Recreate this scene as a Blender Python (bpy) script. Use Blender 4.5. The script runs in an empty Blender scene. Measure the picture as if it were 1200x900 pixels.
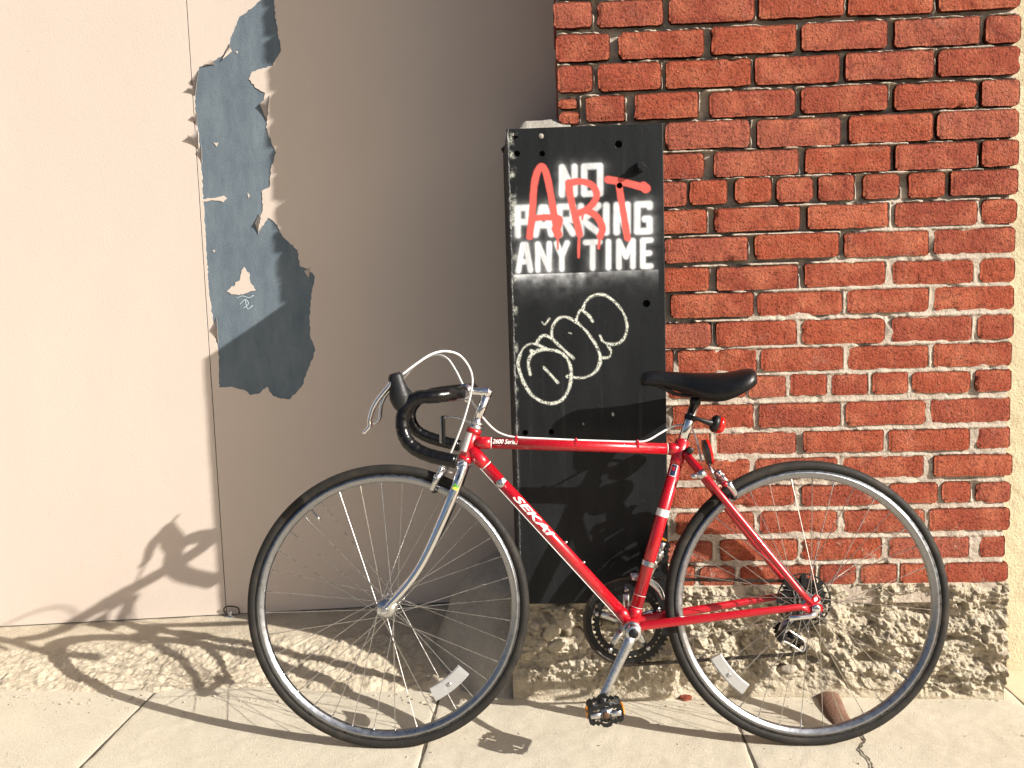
import bpy, bmesh, math, random
import numpy as np
from mathutils import Vector, Matrix, Quaternion
from mathutils.geometry import delaunay_2d_cdt
random.seed(7)
SC = bpy.context.scene
COL = SC.collection
R_ = math.radians

# ------------------------------------------------------------------ camera
CAMZ = 1.077
FPX = 1030.0
YAW, PITCH, ROLL = R_(3.0), R_(5.9), 0.03
def _cam_axes():
    f = Vector((-math.sin(YAW)*math.cos(PITCH), math.cos(YAW)*math.cos(PITCH), -math.sin(PITCH)))
    r = Vector((math.cos(YAW), math.sin(YAW), 0)); u = r.cross(f)
    c, s = math.cos(ROLL), math.sin(ROLL)
    return c*r - s*u, s*r + c*u, f
CR, CU, CF = _cam_axes()
CAM = Vector((0, 0, CAMZ))
cd = bpy.data.cameras.new('camera'); cam = bpy.data.objects.new('camera', cd); COL.objects.link(cam)
cd.sensor_fit = 'HORIZONTAL'; cd.sensor_width = 36; cd.lens = FPX/1200*36
cd.clip_start = .05; cd.clip_end = 400
m = Matrix((CR, CU, -CF)).transposed().to_4x4(); m.translation = CAM
cam.matrix_world = m
SC.camera = cam

# ------------------------------------------------------------------ light
SUN = Vector((-2.08, 1.0, -1.21))
w = bpy.data.worlds.new('World'); SC.world = w; w.use_nodes = True
nt = w.node_tree; nt.nodes.clear()
sky = nt.nodes.new('ShaderNodeTexSky'); sky.sky_type = 'NISHITA'; sky.sun_disc = False
sky.sun_elevation = math.atan2(-SUN.z, math.hypot(SUN.x, SUN.y)); sky.sun_rotation = math.atan2(-SUN.x, -SUN.y)
sky.air_density = .8; sky.dust_density = 4.0; sky.ozone_density = .5
bg = nt.nodes.new('ShaderNodeBackground'); bg.inputs[1].default_value = .062
wo = nt.nodes.new('ShaderNodeOutputWorld')
nt.links.new(sky.outputs[0], bg.inputs[0]); nt.links.new(bg.outputs[0], wo.inputs[0])
sd = bpy.data.lights.new('sun', 'SUN'); sd.energy = 4.8; sd.angle = R_(.53); sd.color = (1, .955, .885)
so = bpy.data.objects.new('sun', sd); COL.objects.link(so)
so.rotation_euler = SUN.to_track_quat('-Z', 'Y').to_euler(); so.location = (8, -4, 6)
vs = SC.view_settings; vs.view_transform = 'Standard'; vs.look = 'None'; vs.gamma = 1; vs.exposure = .83
SC.render.resolution_x, SC.render.resolution_y = 1024, 768

# ------------------------------------------------------------------ pixel helpers (photo is 1200x900)
def ray(px, py): return CF + CR*((px-600)/FPX) - CU*((py-450)/FPX)
def onY(px, py, Y):
    d = ray(px, py); return CAM + d*(Y/d.y)
GS = -0.0187
def gz(X): return GS*(X+.4256)
def onG(px, py):
    d = ray(px, py); t = (gz(0)-CAM.z)/(d.z-GS*d.x); return CAM + d*t
def to_px(P):
    """P: (n,3) numpy -> photo pixels"""
    d = P - np.array(CAM); z = d @ np.array(CF)
    return np.stack([600+FPX*(d @ np.array(CR))/z, 450-FPX*(d @ np.array(CU))/z], -1)
YP, YW, YD, YS = 2.22, 2.275, 2.70, 2.46      # steel plate, brick face, doors, stucco

# ------------------------------------------------------------------ numpy noise
def _hash(ix, iy, iz):
    h = (ix.astype(np.int64)*374761393 + iy.astype(np.int64)*668265263 + iz.astype(np.int64)*2147483647) & 0xffffffff
    h = ((h ^ (h >> 13))*1274126177) & 0xffffffff
    h = ((h ^ (h >> 16))*2246822519) & 0xffffffff
    return ((h ^ (h >> 15)) & 0xffffff)/float(0xffffff)
def vnoise(P):
    i = np.floor(P); f = P-i; f = f*f*(3-2*f); i = i.astype(np.int64)
    x, y, z = i[:, 0], i[:, 1], i[:, 2]; r = 0
    for dx in (0, 1):
        for dy in (0, 1):
            for dz in (0, 1):
                wt = (f[:, 0] if dx else 1-f[:, 0])*(f[:, 1] if dy else 1-f[:, 1])*(f[:, 2] if dz else 1-f[:, 2])
                r = r + wt*_hash(x+dx, y+dy, z+dz)
    return r*2-1
def fbm(P, oc=4, gain=.5):
    a, s, r = 1., 1., 0
    for k in range(oc):
        r = r + a*vnoise(P*s + 17.3*k); a *= gain; s *= 2.03
    return r
def worley(P):
    """2D cells in (x,z): distance to nearest feature, and a per-cell random"""
    i = np.floor(P).astype(np.int64); best = np.full(len(P), 9.); rid = np.zeros(len(P))
    for dx in (-1, 0, 1):
        for dz in (-1, 0, 1):
            cx, cz = i[:, 0]+dx, i[:, 1]+dz; o = np.zeros_like(cx)
            fx = cx+_hash(cx, cz, o+3); fz = cz+_hash(cx, cz, o+11)
            d = np.hypot(P[:, 0]-fx, P[:, 1]-fz); k = d < best
            best = np.where(k, d, best); rid = np.where(k, _hash(cx, cz, o+29), rid)
    return best, rid
def sstep(a, b, x):
    t = np.clip((x-a)/(b-a), 0, 1); return t*t*(3-2*t)

# ------------------------------------------------------------------ materials
def _nodes(name):
    mt = bpy.data.materials.new(name); mt.use_nodes = True; n = mt.node_tree
    return mt, n, n.nodes['Principled BSDF'], n.nodes['Material Output']
def N(n, t, **kw):
    x = n.nodes.new(t)
    for k, v in kw.items():
        if k.startswith('i_'): x.inputs[k[2:].replace('_', ' ')].default_value = v
        else: setattr(x, k, v)
    return x
def noise(n, vec, scale, detail=5, rough=.55):
    x = N(n, 'ShaderNodeTexNoise'); x.inputs['Scale'].default_value = scale; x.inputs['Detail'].default_value = detail
    x.inputs['Roughness'].default_value = rough; n.links.new(vec, x.inputs['Vector']); return x.outputs['Fac']
def ramp(n, fac, a, b, ca=(0, 0, 0, 1), cb=(1, 1, 1, 1)):
    x = N(n, 'ShaderNodeValToRGB'); e = x.color_ramp.elements
    e[0].position, e[1].position = a, b; e[0].color, e[1].color = ca, cb
    n.links.new(fac, x.inputs[0]); return x.outputs[0]
def mix(n, fac, a, b, mode='MIX'):
    x = N(n, 'ShaderNodeMix', data_type='RGBA', blend_type=mode)
    for s, v in ((0, fac), (6, a), (7, b)):
        if hasattr(v, 'is_output'): n.links.new(v, x.inputs[s])
        else: x.inputs[s].default_value = v if s == 0 else (v if len(v) == 4 else (*v, 1))
    return x.outputs[2]
def math_(n, op, a, b):
    x = N(n, 'ShaderNodeMath', operation=op)
    for s, v in ((0, a), (1, b)):
        if hasattr(v, 'is_output'): n.links.new(v, x.inputs[s])
        else: x.inputs[s].default_value = v
    return x.outputs[0]
def bump(n, bs, h, dist, strength=1):
    x = N(n, 'ShaderNodeBump'); x.inputs['Strength'].default_value = strength; x.inputs['Distance'].default_value = dist
    n.links.new(h, x.inputs['Height']); n.links.new(x.outputs[0], bs.inputs['Normal']); return x
def pos(n): return N(n, 'ShaderNodeNewGeometry').outputs['Position']
def stretch(n, v, s):
    x = N(n, 'ShaderNodeMapping'); x.inputs['Scale'].default_value = s; n.links.new(v, x.inputs[0]); return x.outputs[0]

def mat(name, c, rough=.5, metal=0., var=.15, vscale=30, bmp=0., bscale=200, coat=0., spec=None, dirt=None, trans=0.):
    mt, n, bs, out = _nodes(name); p = pos(n)
    f = noise(n, p, vscale, 6)
    lo = tuple(x*(1-var) for x in c); hi = tuple(min(1, x*(1+var)) for x in c)
    col = mix(n, f, lo, hi)
    if dirt:
        d = ramp(n, noise(n, p, vscale*.4, 8, .7), .5, .72); col = mix(n, d, col, dirt)
    n.links.new(col, bs.inputs['Base Color'])
    rr = ramp(n, noise(n, p, vscale*1.7, 5), .3, .7, (max(.02, rough-.08),)*3+(1,), (min(1, rough+.1),)*3+(1,))
    n.links.new(rr, bs.inputs['Roughness'])
    bs.inputs['Metallic'].default_value = metal
    if coat: bs.inputs['Coat Weight'].default_value = coat; bs.inputs['Coat Roughness'].default_value = .06
    if spec is not None: bs.inputs['Specular IOR Level'].default_value = spec
    if trans: bs.inputs['Transmission Weight'].default_value = trans
    if bmp: bump(n, bs, noise(n, p, bscale, 4), bmp)
    return mt

M = {}
M['red'] = mat('red_frame_enamel', (.40, .003, .011), .3, 0, .06, 40, coat=.6)
M['white_paint'] = mat('white_decal', (.78, .77, .74), .4)
M['chrome'] = mat('polished_chrome', (.82, .82, .83), .12, 1, .04, 60)
M['alloy'] = mat('brushed_alloy', (.60, .60, .60), .28, 1, .10, 80)
M['rim'] = mat('aluminium_rim', (.33, .34, .36), .32, 1, .08, 50)
M['steel'] = mat('spoke_steel', (.50, .49, .47), .28, 1, .1, 60)
M['black_metal'] = mat('black_metal', (.010, .010, .010), .38, .0, .3, 60, spec=.35)
M['chain'] = mat('oily_chain', (.06, .05, .042), .42, .8, .4, 200)
M['rubber'] = mat('dusty_tyre_rubber', (.018, .0165, .0145), .65, 0, .3, 40, .0005, 300, spec=.22, dirt=(.042, .035, .028))
M['tape'] = mat('glossy_black_bar_tape', (.004, .004, .0045), .2, 0, .2, 60, .0004, 90, spec=.4)
M['hood'] = mat('grey_black_rubber_hood', (.012, .012, .0125), .42, 0, .25, 60, .0004, 500, spec=.3)
M['saddle'] = mat('black_saddle_vinyl', (.005, .005, .006), .36, 0, .2, 60, .0003, 700, spec=.35)
M['cable'] = mat('white_cable_housing', (.72, .71, .69), .35, 0, .05)
M['red_lens'] = mat('red_lens', (.62, .012, .008), .12, 0, .05, coat=.6)
M['orange'] = mat('amber_reflector', (.75, .25, .01), .25)
M['sticker_blue'] = mat('navy_sticker', (.02, .03, .10), .4)
M['sticker_green'] = mat('green_sticker', (.10, .30, .04), .4)
M['sticker_yellow'] = mat('yellow_sticker', (.72, .62, .05), .4)
M['rust'] = mat('rusty_iron', (.17, .095, .065), .85, 0, .25, 60, .0025, 150, spec=.15, dirt=(.24, .16, .12))
M['brown'] = mat('rusty_cap', (.10, .05, .03), .6, .4)
mt, n, bs, out = _nodes('clear_reflector_plastic')
bs.inputs['Base Color'].default_value = (.60, .60, .59, 1); bs.inputs['Roughness'].default_value = .3
bs.inputs['Transmission Weight'].default_value = .5
wv = N(n, 'ShaderNodeTexVoronoi'); wv.inputs['Scale'].default_value = 420; n.links.new(pos(n), wv.inputs['Vector'])
bump(n, bs, wv.outputs['Distance'], .001, .6); M['reflector'] = mt

# brick
mt, n, bs, out = _nodes('weathered_red_brick'); p = pos(n)
oi = N(n, 'ShaderNodeObjectInfo').outputs['Random']
base = ramp(n, oi, 0, 1, (.30, .062, .032, 1), (.37, .085, .042, 1))
x = N(n, 'ShaderNodeValToRGB'); x.color_ramp.elements[0].color = (.37, .084, .050, 1); x.color_ramp.elements[1].color = (.47, .140, .086, 1)
e = x.color_ramp.elements.new(.45); e.color = (.48, .108, .052, 1); e = x.color_ramp.elements.new(.75); e.color = (.41, .098, .058, 1)
n.links.new(oi, x.inputs[0]); base = x.outputs[0]
f1 = noise(n, p, 45, 8, .7)
col = mix(n, f1, mix(n, .6, base, (.15, .030, .018)), base)
col = mix(n, ramp(n, noise(n, p, 14, 4), .45, .75), col, (.52, .16, .085))
pale = ramp(n, noise(n, p, 11, 8, .72), .56, .74)
fine = ramp(n, noise(n, p, 170, 3), .4, .7)
col = mix(n, math_(n, 'MULTIPLY', math_(n, 'MULTIPLY', pale, fine), .55), col, (.50, .36, .29))
speck = ramp(n, noise(n, p, 260, 2), .71, .76); col = mix(n, math_(n, 'MULTIPLY', speck, .7), col, (.60, .48, .36))
pore_shade = ramp(n, noise(n, p, 190, 3, .6), .29, .40, (1, 1, 1, 1), (0, 0, 0, 1)); col = mix(n, math_(n, 'MULTIPLY', pore_shade, .75), col, (.085, .020, .014))  # shade of the small pits painted into the brick colour
sx = N(n, 'ShaderNodeSeparateXYZ'); n.links.new(p, sx.inputs[0])
low = N(n, 'ShaderNodeMapRange'); low.inputs['From Min'].default_value = .62; low.inputs['From Max'].default_value = .30
n.links.new(sx.outputs['Z'], low.inputs[0])
lime = ramp(n, noise(n, p, 26, 8, .75), .60, .68); col = mix(n, math_(n, 'MULTIPLY', lime, low.outputs[0]), col, (.58, .50, .40))
n.links.new(col, bs.inputs['Base Color']); bs.inputs['Roughness'].default_value = .9; bs.inputs['Specular IOR Level'].default_value = .2
v = N(n, 'ShaderNodeTexVoronoi'); v.inputs['Scale'].default_value = 210; n.links.new(p, v.inputs['Vector'])
h = math_(n, 'ADD', noise(n, p, 150, 8, .75), math_(n, 'MULTIPLY', v.outputs['Distance'], .30))
pit = ramp(n, noise(n, p, 120, 4, .6), .33, .43); h = math_(n, 'ADD', h, math_(n, 'MULTIPLY', pit, .9))
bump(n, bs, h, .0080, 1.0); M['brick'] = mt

def rough_mat(name, c1, c2, c3, s1=9, s2=70, bd=.004, bsc=120, speck=(.10, .08, .06), sp=.72, st=(1, 1, 1), spsc=150):
    mt, n, bs, out = _nodes(name); p = pos(n); ps = stretch(n, p, st)
    col = mix(n, ramp(n, noise(n, ps, s1, 8, .65), .32, .68), c1, c2)
    col = mix(n, math_(n, 'MULTIPLY', ramp(n, noise(n, p, s2, 6, .7), .45, .75), .6), col, c3)
    if speck: col = mix(n, math_(n, 'MULTIPLY', ramp(n, noise(n, p, spsc, 3), sp, sp+.05), .75), col, speck)
    n.links.new(col, bs.inputs['Base Color']); bs.inputs['Roughness'].default_value = .92; bs.inputs['Specular IOR Level'].default_value = .2
    if bd: bump(n, bs, noise(n, p, bsc, 7, .7), bd, 1)
    return mt
M['mortar'] = rough_mat('lime_mortar', (.54, .465, .38), (.44, .36, .285), (.63, .57, .48), 12, 90, .006, 140)
M['plinth'] = rough_mat('crumbling_concrete', (.60, .525, .40), (.50, .42, .30), (.68, .625, .51), 10, 60, .010, 160)
M['apron'] = rough_mat('broken_apron_concrete', (.58, .50, .375), (.45, .375, .275), (.64, .575, .45), 8, 70, .006, 150)
M['slab'] = rough_mat('speckled_pavement_concrete', (.555, .50, .395), (.485, .43, .335), (.63, .585, .475), 6, 110, .0024, 260, (.20, .15, .10), .66, spsc=190)
M['slab_warm'] = rough_mat('peach_pavement_concrete', (.60, .47, .33), (.53, .42, .30), (.66, .56, .42), 6, 110, .0024, 260, (.22, .16, .11), .68, spsc=190)
M['joint'] = rough_mat('joint_dirt', (.12, .10, .075), (.08, .065, .05), (.2, .17, .12), 30, 90, .003, 200)
M['grey_concrete'] = rough_mat('grey_cast_concrete', (.36, .335, .29), (.27, .25, .22), (.42, .39, .34), 9, 60, .004, 150)
M['stucco'] = rough_mat('cream_stucco', (.63, .56, .38), (.56, .49, .32), (.70, .63, .46), 6, 90, .008, 130, None)
M['asphalt'] = rough_mat('asphalt', (.055, .053, .05), (.04, .039, .037), (.09, .085, .08), 5, 120, .004, 200, (.16, .15, .14))
M['stone'] = rough_mat('aggregate_stone', (.46, .40, .31), (.33, .28, .22), (.56, .50, .41), 25, 90, .003, 120)

mt, n, bs, out = _nodes('beige_door_paint'); p = pos(n)
col = mix(n, ramp(n, noise(n, stretch(n, p, (1, 1, .35)), 5, 6, .6), .3, .7), (.590, .500, .430), (.615, .525, .452))
col = mix(n, math_(n, 'MULTIPLY', ramp(n, noise(n, p, 60, 3), .72, .78), .5), col, (.36, .27, .21))
scr = ramp(n, noise(n, stretch(n, p, (1, 1, .12)), 26, 4, .5), .70, .76)
col = mix(n, math_(n, 'MULTIPLY', scr, .25), col, (.44, .33, .26))
n.links.new(col, bs.inputs['Base Color']); bs.inputs['Roughness'].default_value = .62; bs.inputs['Specular IOR Level'].default_value = .3
bump(n, bs, noise(n, p, 240, 5, .6), .0006, 1); M['door_paint'] = mt

mt, n, bs, out = _nodes('bare_blue_grey_sheet'); p = pos(n)
col = mix(n, ramp(n, noise(n, stretch(n, p, (1.4, 1, .5)), 14, 9, .7), .3, .7), (.105, .138, .168), (.175, .212, .240))
col = mix(n, math_(n, 'MULTIPLY', ramp(n, noise(n, stretch(n, p, (.25, 1, 2)), 50, 6, .6), .62, .72), .45), col, (.085, .105, .125))
col = mix(n, math_(n, 'MULTIPLY', ramp(n, noise(n, p, 120, 4, .7), .62, .72), .3), col, (.30, .33, .35))
n.links.new(col, bs.inputs['Base Color']); bs.inputs['Roughness'].default_value = .85; bs.inputs['Specular IOR Level'].default_value = .05
bump(n, bs, noise(n, p, 180, 6, .7), .0015, 1); M['door_bare'] = mt

mt, n, bs, out = _nodes('black_painted_steel'); p = pos(n)
at = N(n, 'ShaderNodeVertexColor'); at.layer_name = 'spray'
sp = N(n, 'ShaderNodeSeparateColor'); n.links.new(at.outputs[0], sp.inputs[0])
col = mix(n, ramp(n, noise(n, stretch(n, p, (2, 1, .4)), 9, 8, .65), .3, .72), (.0065, .0075, .0085), (.0145, .016, .017))
col = mix(n, math_(n, 'MULTIPLY', ramp(n, noise(n, p, 160, 3), .74, .77), .5), col, (.16, .15, .14))
col = mix(n, math_(n, 'MULTIPLY', ramp(n, noise(n, stretch(n, p, (3, 1, .15)), 14, 5), .60, .75), .4), col, (.045, .046, .045))
col = mix(n, sp.outputs[0], col, (.78, .80, .82))
g = ramp(n, noise(n, p, 420, 3), .40, .52); col = mix(n, math_(n, 'MULTIPLY', sp.outputs[2], g), col, (.74, .76, .66))
col = mix(n, sp.outputs[1], col, (.70, .115, .095))
n.links.new(col, bs.inputs['Base Color']); bs.inputs['Roughness'].default_value = .5; bs.inputs['Specular IOR Level'].default_value = .22
bump(n, bs, noise(n, p, 160, 6, .65), .0007, 1); M['plate'] = mt
M['black_steel'] = mat('black_painted_steel_edge', (.012, .013, .014), .5, 0, .35, 20, .001, 160, spec=.2)
M['weld'] = mat('chipped_weld_edge', (.03, .031, .033), .45, .2, .4, 60, .003, 160, dirt=(.26, .26, .25))
M['dark'] = mat('hole_shade', (.02, .019, .018), .9)

# ------------------------------------------------------------------ mesh helpers
def obj(name, verts, faces, material, parent=None, smooth=True, loc=None):
    me = bpy.data.meshes.new(name)
    me.from_pydata([tuple(v) for v in verts], [], [tuple(f) for f in faces])
    if smooth and len(me.polygons): me.polygons.foreach_set('use_smooth', [True]*len(me.polygons))
    me.update(); me.materials.append(M[material] if isinstance(material, str) else material)
    o = bpy.data.objects.new(name, me); COL.objects.link(o)
    if parent: o.parent = parent
    if loc is not None: o.location = loc
    return o
def link(name, me, parent=None):
    o = bpy.data.objects.new(name, me); COL.objects.link(o); o.parent = parent; return o
def tag(o, label=None, cat=None, group=None, kind=None):
    if label: o['label'] = label
    if cat: o['category'] = cat
    if group: o['group'] = group
    if kind: o['kind'] = kind
    return o
def empty(name, loc=(0, 0, 0), parent=None):
    o = bpy.data.objects.new(name, None); COL.objects.link(o); o.location = loc; o.empty_display_size = .05
    if parent: o.parent = parent
    return o
def grid_faces(nx, ny, off=0):
    i, j = np.meshgrid(np.arange(nx-1), np.arange(ny-1), indexing='ij'); a = (i*ny+j).ravel()+off
    return np.stack([a, a+ny, a+ny+1, a+1], -1)
def np_obj(name, V, F, material, parent=None, smooth=True):
    me = bpy.data.meshes.new(name); V = np.asarray(V, dtype=np.float32); F = np.asarray(F, dtype=np.int32); k = F.shape[1]
    me.vertices.add(len(V)); me.vertices.foreach_set('co', V.ravel())
    me.loops.add(F.size); me.loops.foreach_set('vertex_index', F.ravel())
    me.polygons.add(len(F)); me.polygons.foreach_set('loop_start', np.arange(len(F), dtype=np.int32)*k)
    me.polygons.foreach_set('loop_total', np.full(len(F), k, dtype=np.int32))
    me.polygons.foreach_set('use_smooth', np.full(len(F), smooth, dtype=bool))
    me.update(calc_edges=True); me.validate(); me.materials.append(M[material])
    o = bpy.data.objects.new(name, me); COL.objects.link(o); o.parent = parent; return o
class MB:
    def __init__(s): s.v = []; s.f = []
    def add(s, vf):
        o = len(s.v); s.v += [Vector(x) for x in vf[0]]; s.f += [tuple(i+o for i in f) for f in vf[1]]; return s
    def build(s, name, material, parent=None, smooth=True): return obj(name, s.v, s.f, material, parent, smooth)
def catmull(pts, sub=6):
    P = [Vector(p) for p in pts]
    if len(P) < 3: return P
    P = [P[0]*2-P[1]]+P+[P[-1]*2-P[-2]]; out = []
    for i in range(1, len(P)-2):
        a, b, c, d = P[i-1:i+3]
        for k in range(sub):
            t = k/sub
            out.append(.5*((2*b)+(c-a)*t+(2*a-5*b+4*c-d)*t*t+(3*b-a-3*c+d)*t**3))
    out.append(P[-2]); return out
def tube(pts, rad, seg=12, closed=False, caps=True, flat=None):
    """sweep; rad number or list; flat=(axis vector, factor) squeezes the section along an axis"""
    P = [Vector(p) for p in pts]; n_ = len(P)
    if not hasattr(rad, '__len__'): rad = [rad]*n_
    elif len(rad) != n_:
        src = list(rad); rad = []
        for i in range(n_):
            t = i/(n_-1)*(len(src)-1); k = min(int(t), len(src)-2); rad.append(src[k]+(src[k+1]-src[k])*(t-k))
    T = []
    for i in range(n_):
        a = P[(i-1) % n_] if (closed or i > 0) else P[0]; b = P[(i+1) % n_] if (closed or i < n_-1) else P[-1]
        T.append((b-a).normalized())
    up = Vector((0, 1, 0)) if abs(T[0].y) < .8 else Vector((1, 0, 0))
    nrm = (up-T[0]*up.dot(T[0])).normalized(); V = []; F = []
    for i in range(n_):
        if i: q = T[i-1].rotation_difference(T[i]); nrm = (q @ nrm); nrm = (nrm-T[i]*nrm.dot(T[i])).normalized()
        bn = T[i].cross(nrm)
        for k in range(seg):
            a = 2*math.pi*k/seg; o_ = (nrm*math.cos(a)+bn*math.sin(a))*rad[i]
            if flat: o_ = o_-flat[0]*(o_.dot(flat[0]))*(1-flat[1])
            V.append(P[i]+o_)
    L = n_ if closed else n_-1
    for i in range(L):
        for k in range(seg):
            a, b = i*seg+k, i*seg+(k+1) % seg; c, d = ((i+1) % n_)*seg+(k+1) % seg, ((i+1) % n_)*seg+k
            F.append((a, b, c, d))
    if caps and not closed:
        F.append(tuple(range(seg-1, -1, -1))); F.append(tuple(range((n_-1)*seg, n_*seg)))
    return V, F
def lathe(prof, seg=48, center=(0, 0, 0), closed=True):
    """profile of (radius, y) turned about the local Y axis"""
    c = Vector(center); V = []; F = []; k = len(prof)
    for i in range(seg):
        a = 2*math.pi*i/seg
        for r, y in prof: V.append(c+Vector((r*math.cos(a), y, r*math.sin(a))))
    for i in range(seg):
        for j in range(k if closed else k-1):
            F.append((i*k+j, i*k+(j+1) % k, ((i+1) % seg)*k+(j+1) % k, ((i+1) % seg)*k+j))
    return V, F
def box(c, s, rot=None, bev=.15):
    """box with chamfered edges"""
    b = bmesh.new(); bmesh.ops.create_cube(b, size=1)
    for v in b.verts: v.co = Vector((v.co.x*s[0], v.co.y*s[1], v.co.z*s[2]))
    bmesh.ops.bevel(b, geom=list(b.edges), offset=min(s)*bev, segments=1, affect='EDGES')
    mm = (rot or Matrix.Identity(3)); b.verts.index_update()
    r = [mm @ v.co+Vector(c) for v in b.verts], [tuple(v.index for v in f.verts) for f in b.faces]; b.free(); return r
def prism(poly, y0, y1):
    """polygon of (x,z) extruded between y0 and y1"""
    n_ = len(poly); V = [(p[0], y0, p[1]) for p in poly]+[(p[0], y1, p[1]) for p in poly]
    F = [tuple(range(n_)), tuple(range(2*n_-1, n_-1, -1))]+[(i, i+n_, (i+1) % n_+n_, (i+1) % n_) for i in range(n_)]
    return V, F
def frame_to(d):
    d = Vector(d).normalized(); return d.to_track_quat('Z', 'Y').to_matrix()
def inside(p, poly):
    r = False; j = len(poly)-1
    for i in range(len(poly)):
        a, b = poly[i], poly[j]
        if (a[1] > p[1]) != (b[1] > p[1]) and p[0] < (b[0]-a[0])*(p[1]-a[1])/(b[1]-a[1])+a[0]: r = not r
        j = i
    return r

# ================================================================== SETTING
KL, KR = Vector((-3.2, 2.19)), Vector((1.10, 2.325))
def kerbY(X): return KL.y+(KR.y-KL.y)*(X-KL.x)/(KR.x-KL.x)
# ground and road, tilted with the slope of the street
S = 120.
tag(obj('ground', [(-S, -S, gz(-S)-.16), (S, -S, gz(S)-.16), (S, S, gz(S)-.16), (-S, S, gz(-S)-.16)], [(0, 1, 2, 3)], 'asphalt', smooth=False), kind='structure')
sw = MB(); x0, x1 = -30, 30
sw.add(([(x0, -1.2, gz(x0)-.0036), (x1, -1.2, gz(x1)-.0036), (x1, 3.2, gz(x1)-.0036), (x0, 3.2, gz(x0)-.0036),
         (x0, -1.2, gz(x0)-.3), (x1, -1.2, gz(x1)-.3)], [(0, 1, 2, 3), (4, 5, 1, 0)]))
sidewalk = tag(sw.build('sidewalk', 'joint', smooth=False), kind='structure')
jx = [-5.2, -3.9, -2.55, onG(132, 861).x, onG(503, 857).x, onG(872, 866).x, onG(1178, 806).x, 2.6, 3.6]
jy = [[-1.2, .35, None]]*7
def slab(xa, xb, ya, yb, material, sd, step):
    nx, ny = max(2, int((xb-xa)/step)), max(2, int((yb-ya)/step))
    gx = np.concatenate([[xa, xa+.0006, xa+.003], np.linspace(xa+.006, xb-.006, nx), [xb-.003, xb-.0006, xb]]); gy = np.concatenate([[ya, ya+.0006, ya+.003], np.linspace(ya+.006, yb-.006, ny), [yb-.003, yb-.0006, yb]]); nx += 6; ny += 6
    X, Y = np.meshgrid(gx, gy, indexing='ij'); X, Y = X.ravel(), Y.ravel()
    P = np.stack([X, Y, X*0+sd], -1)
    e = np.minimum(np.minimum(X-xa, xb-X), np.minimum(Y-ya, yb-Y))
    wob = fbm(np.stack([X*0+(X+Y), X*0+sd, X*0], -1)*18, 3)*.0016*np.exp(-e/.01); X = X+wob; Y = Y+wob
    Z = GS*(X+.4256)+fbm(P*4, 3)*.0012+fbm(P*38, 3)*.0009
    Z = Z-.0012*np.exp(-(e/.004)**2)*(1+.6*fbm(P*30, 2))-np.where(e < 1e-6, .012, 0)
    np_obj('slab', np.stack([X, Y, Z], -1), grid_faces(nx, ny), material, sidewalk)
for i in range(8):
    xa, xb = jx[i]+.0023, jx[i+1]-.0023
    near = -1.8 < (xa+xb)/2 < 2
    back = 2.56 if i >= 6 else max(kerbY(xa), kerbY(xb))+.03
    slab(xa, xb, .35, back, 'slab_warm' if i >= 6 else 'slab', i*3.1, .009 if near else .03)
    slab(xa, xb, -1.19, .344, 'slab', i*3.1+40, .05)

for i in range(1, 8):      # dirt packed in the joints
    xj = jx[i]; yb_ = kerbY(xj)+.03 if i < 6 else 2.5
    ys_ = np.linspace(-1.19, yb_, 160); V = []
    for y_ in ys_:
        d_ = random.uniform(-.0006, .0006); V += [(xj-.0030+d_, y_, gz(xj)-.0007), (xj+.0030+d_, y_, gz(xj)-.0007)]
    obj('joint_dirt', V, [(2*q, 2*q+1, 2*q+3, 2*q+2) for q in range(159)], 'joint', sidewalk, False)

# door apron: broken rough edge rising from the pavement, worn flat towards the doors
nx, ny = 1000, 160
xa, xb = -4.3, .02
X, T = np.meshgrid(np.linspace(xa, xb, nx), np.linspace(0, 1, ny), indexing='ij'); X, T = X.ravel(), T.ravel()
Y0 = KL.y+(KR.y-KL.y)*(X-KL.x)/(KR.x-KL.x); Y = Y0+(YD+.06-Y0)*T
P = np.stack([X, Y, X*0], -1)
ztop = .04+.043*(X+1.84)-.003
s_ = (Y-Y0)+.022*fbm(P*9, 3)
rise = .22*sstep(.0, .05, s_)+.63*sstep(.03, .27, s_)+.15*sstep(.25, .40, s_)
rgh = sstep(.0, .02, s_)*(1-sstep(.20, .32, s_))
wd, wr = worley(np.stack([X, Y], -1)*34); wd2, wr2 = worley(np.stack([X, Y], -1)*75+9)
Zg = GS*(X+.4256)
Z = Zg-.006+(ztop-Zg+.006)*rise+rgh*(fbm(P*26, 5, .65)*.0050+(.5-wd)*.0055*(wr > .55)+(.5-wd2)*.0040+fbm(P*90, 3, .7)*.0018)+(1-rgh)*fbm(P*30, 3)*.0012
tag(np_obj('door_apron', np.stack([X, Y, Z], -1), grid_faces(nx, ny), 'apron'), kind='structure')

# ================================================================== BRICK WALL
PX0 = onY(650, 60, YW).x           # left arris of the pier
PX1 = onY(1184, 420, YW).x
wall = tag(empty('brick_wall', (.5*(PX0+PX1), YW+.2, 0)), 'red brick wall with patchy pale mortar above a crumbling concrete base', 'brick wall')
wall_inv = Matrix.Translation(-Vector(wall.location))
def under(o, parent):
    o.parent = parent; o.matrix_parent_inverse = Matrix.Translation(-parent.location); return o
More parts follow.
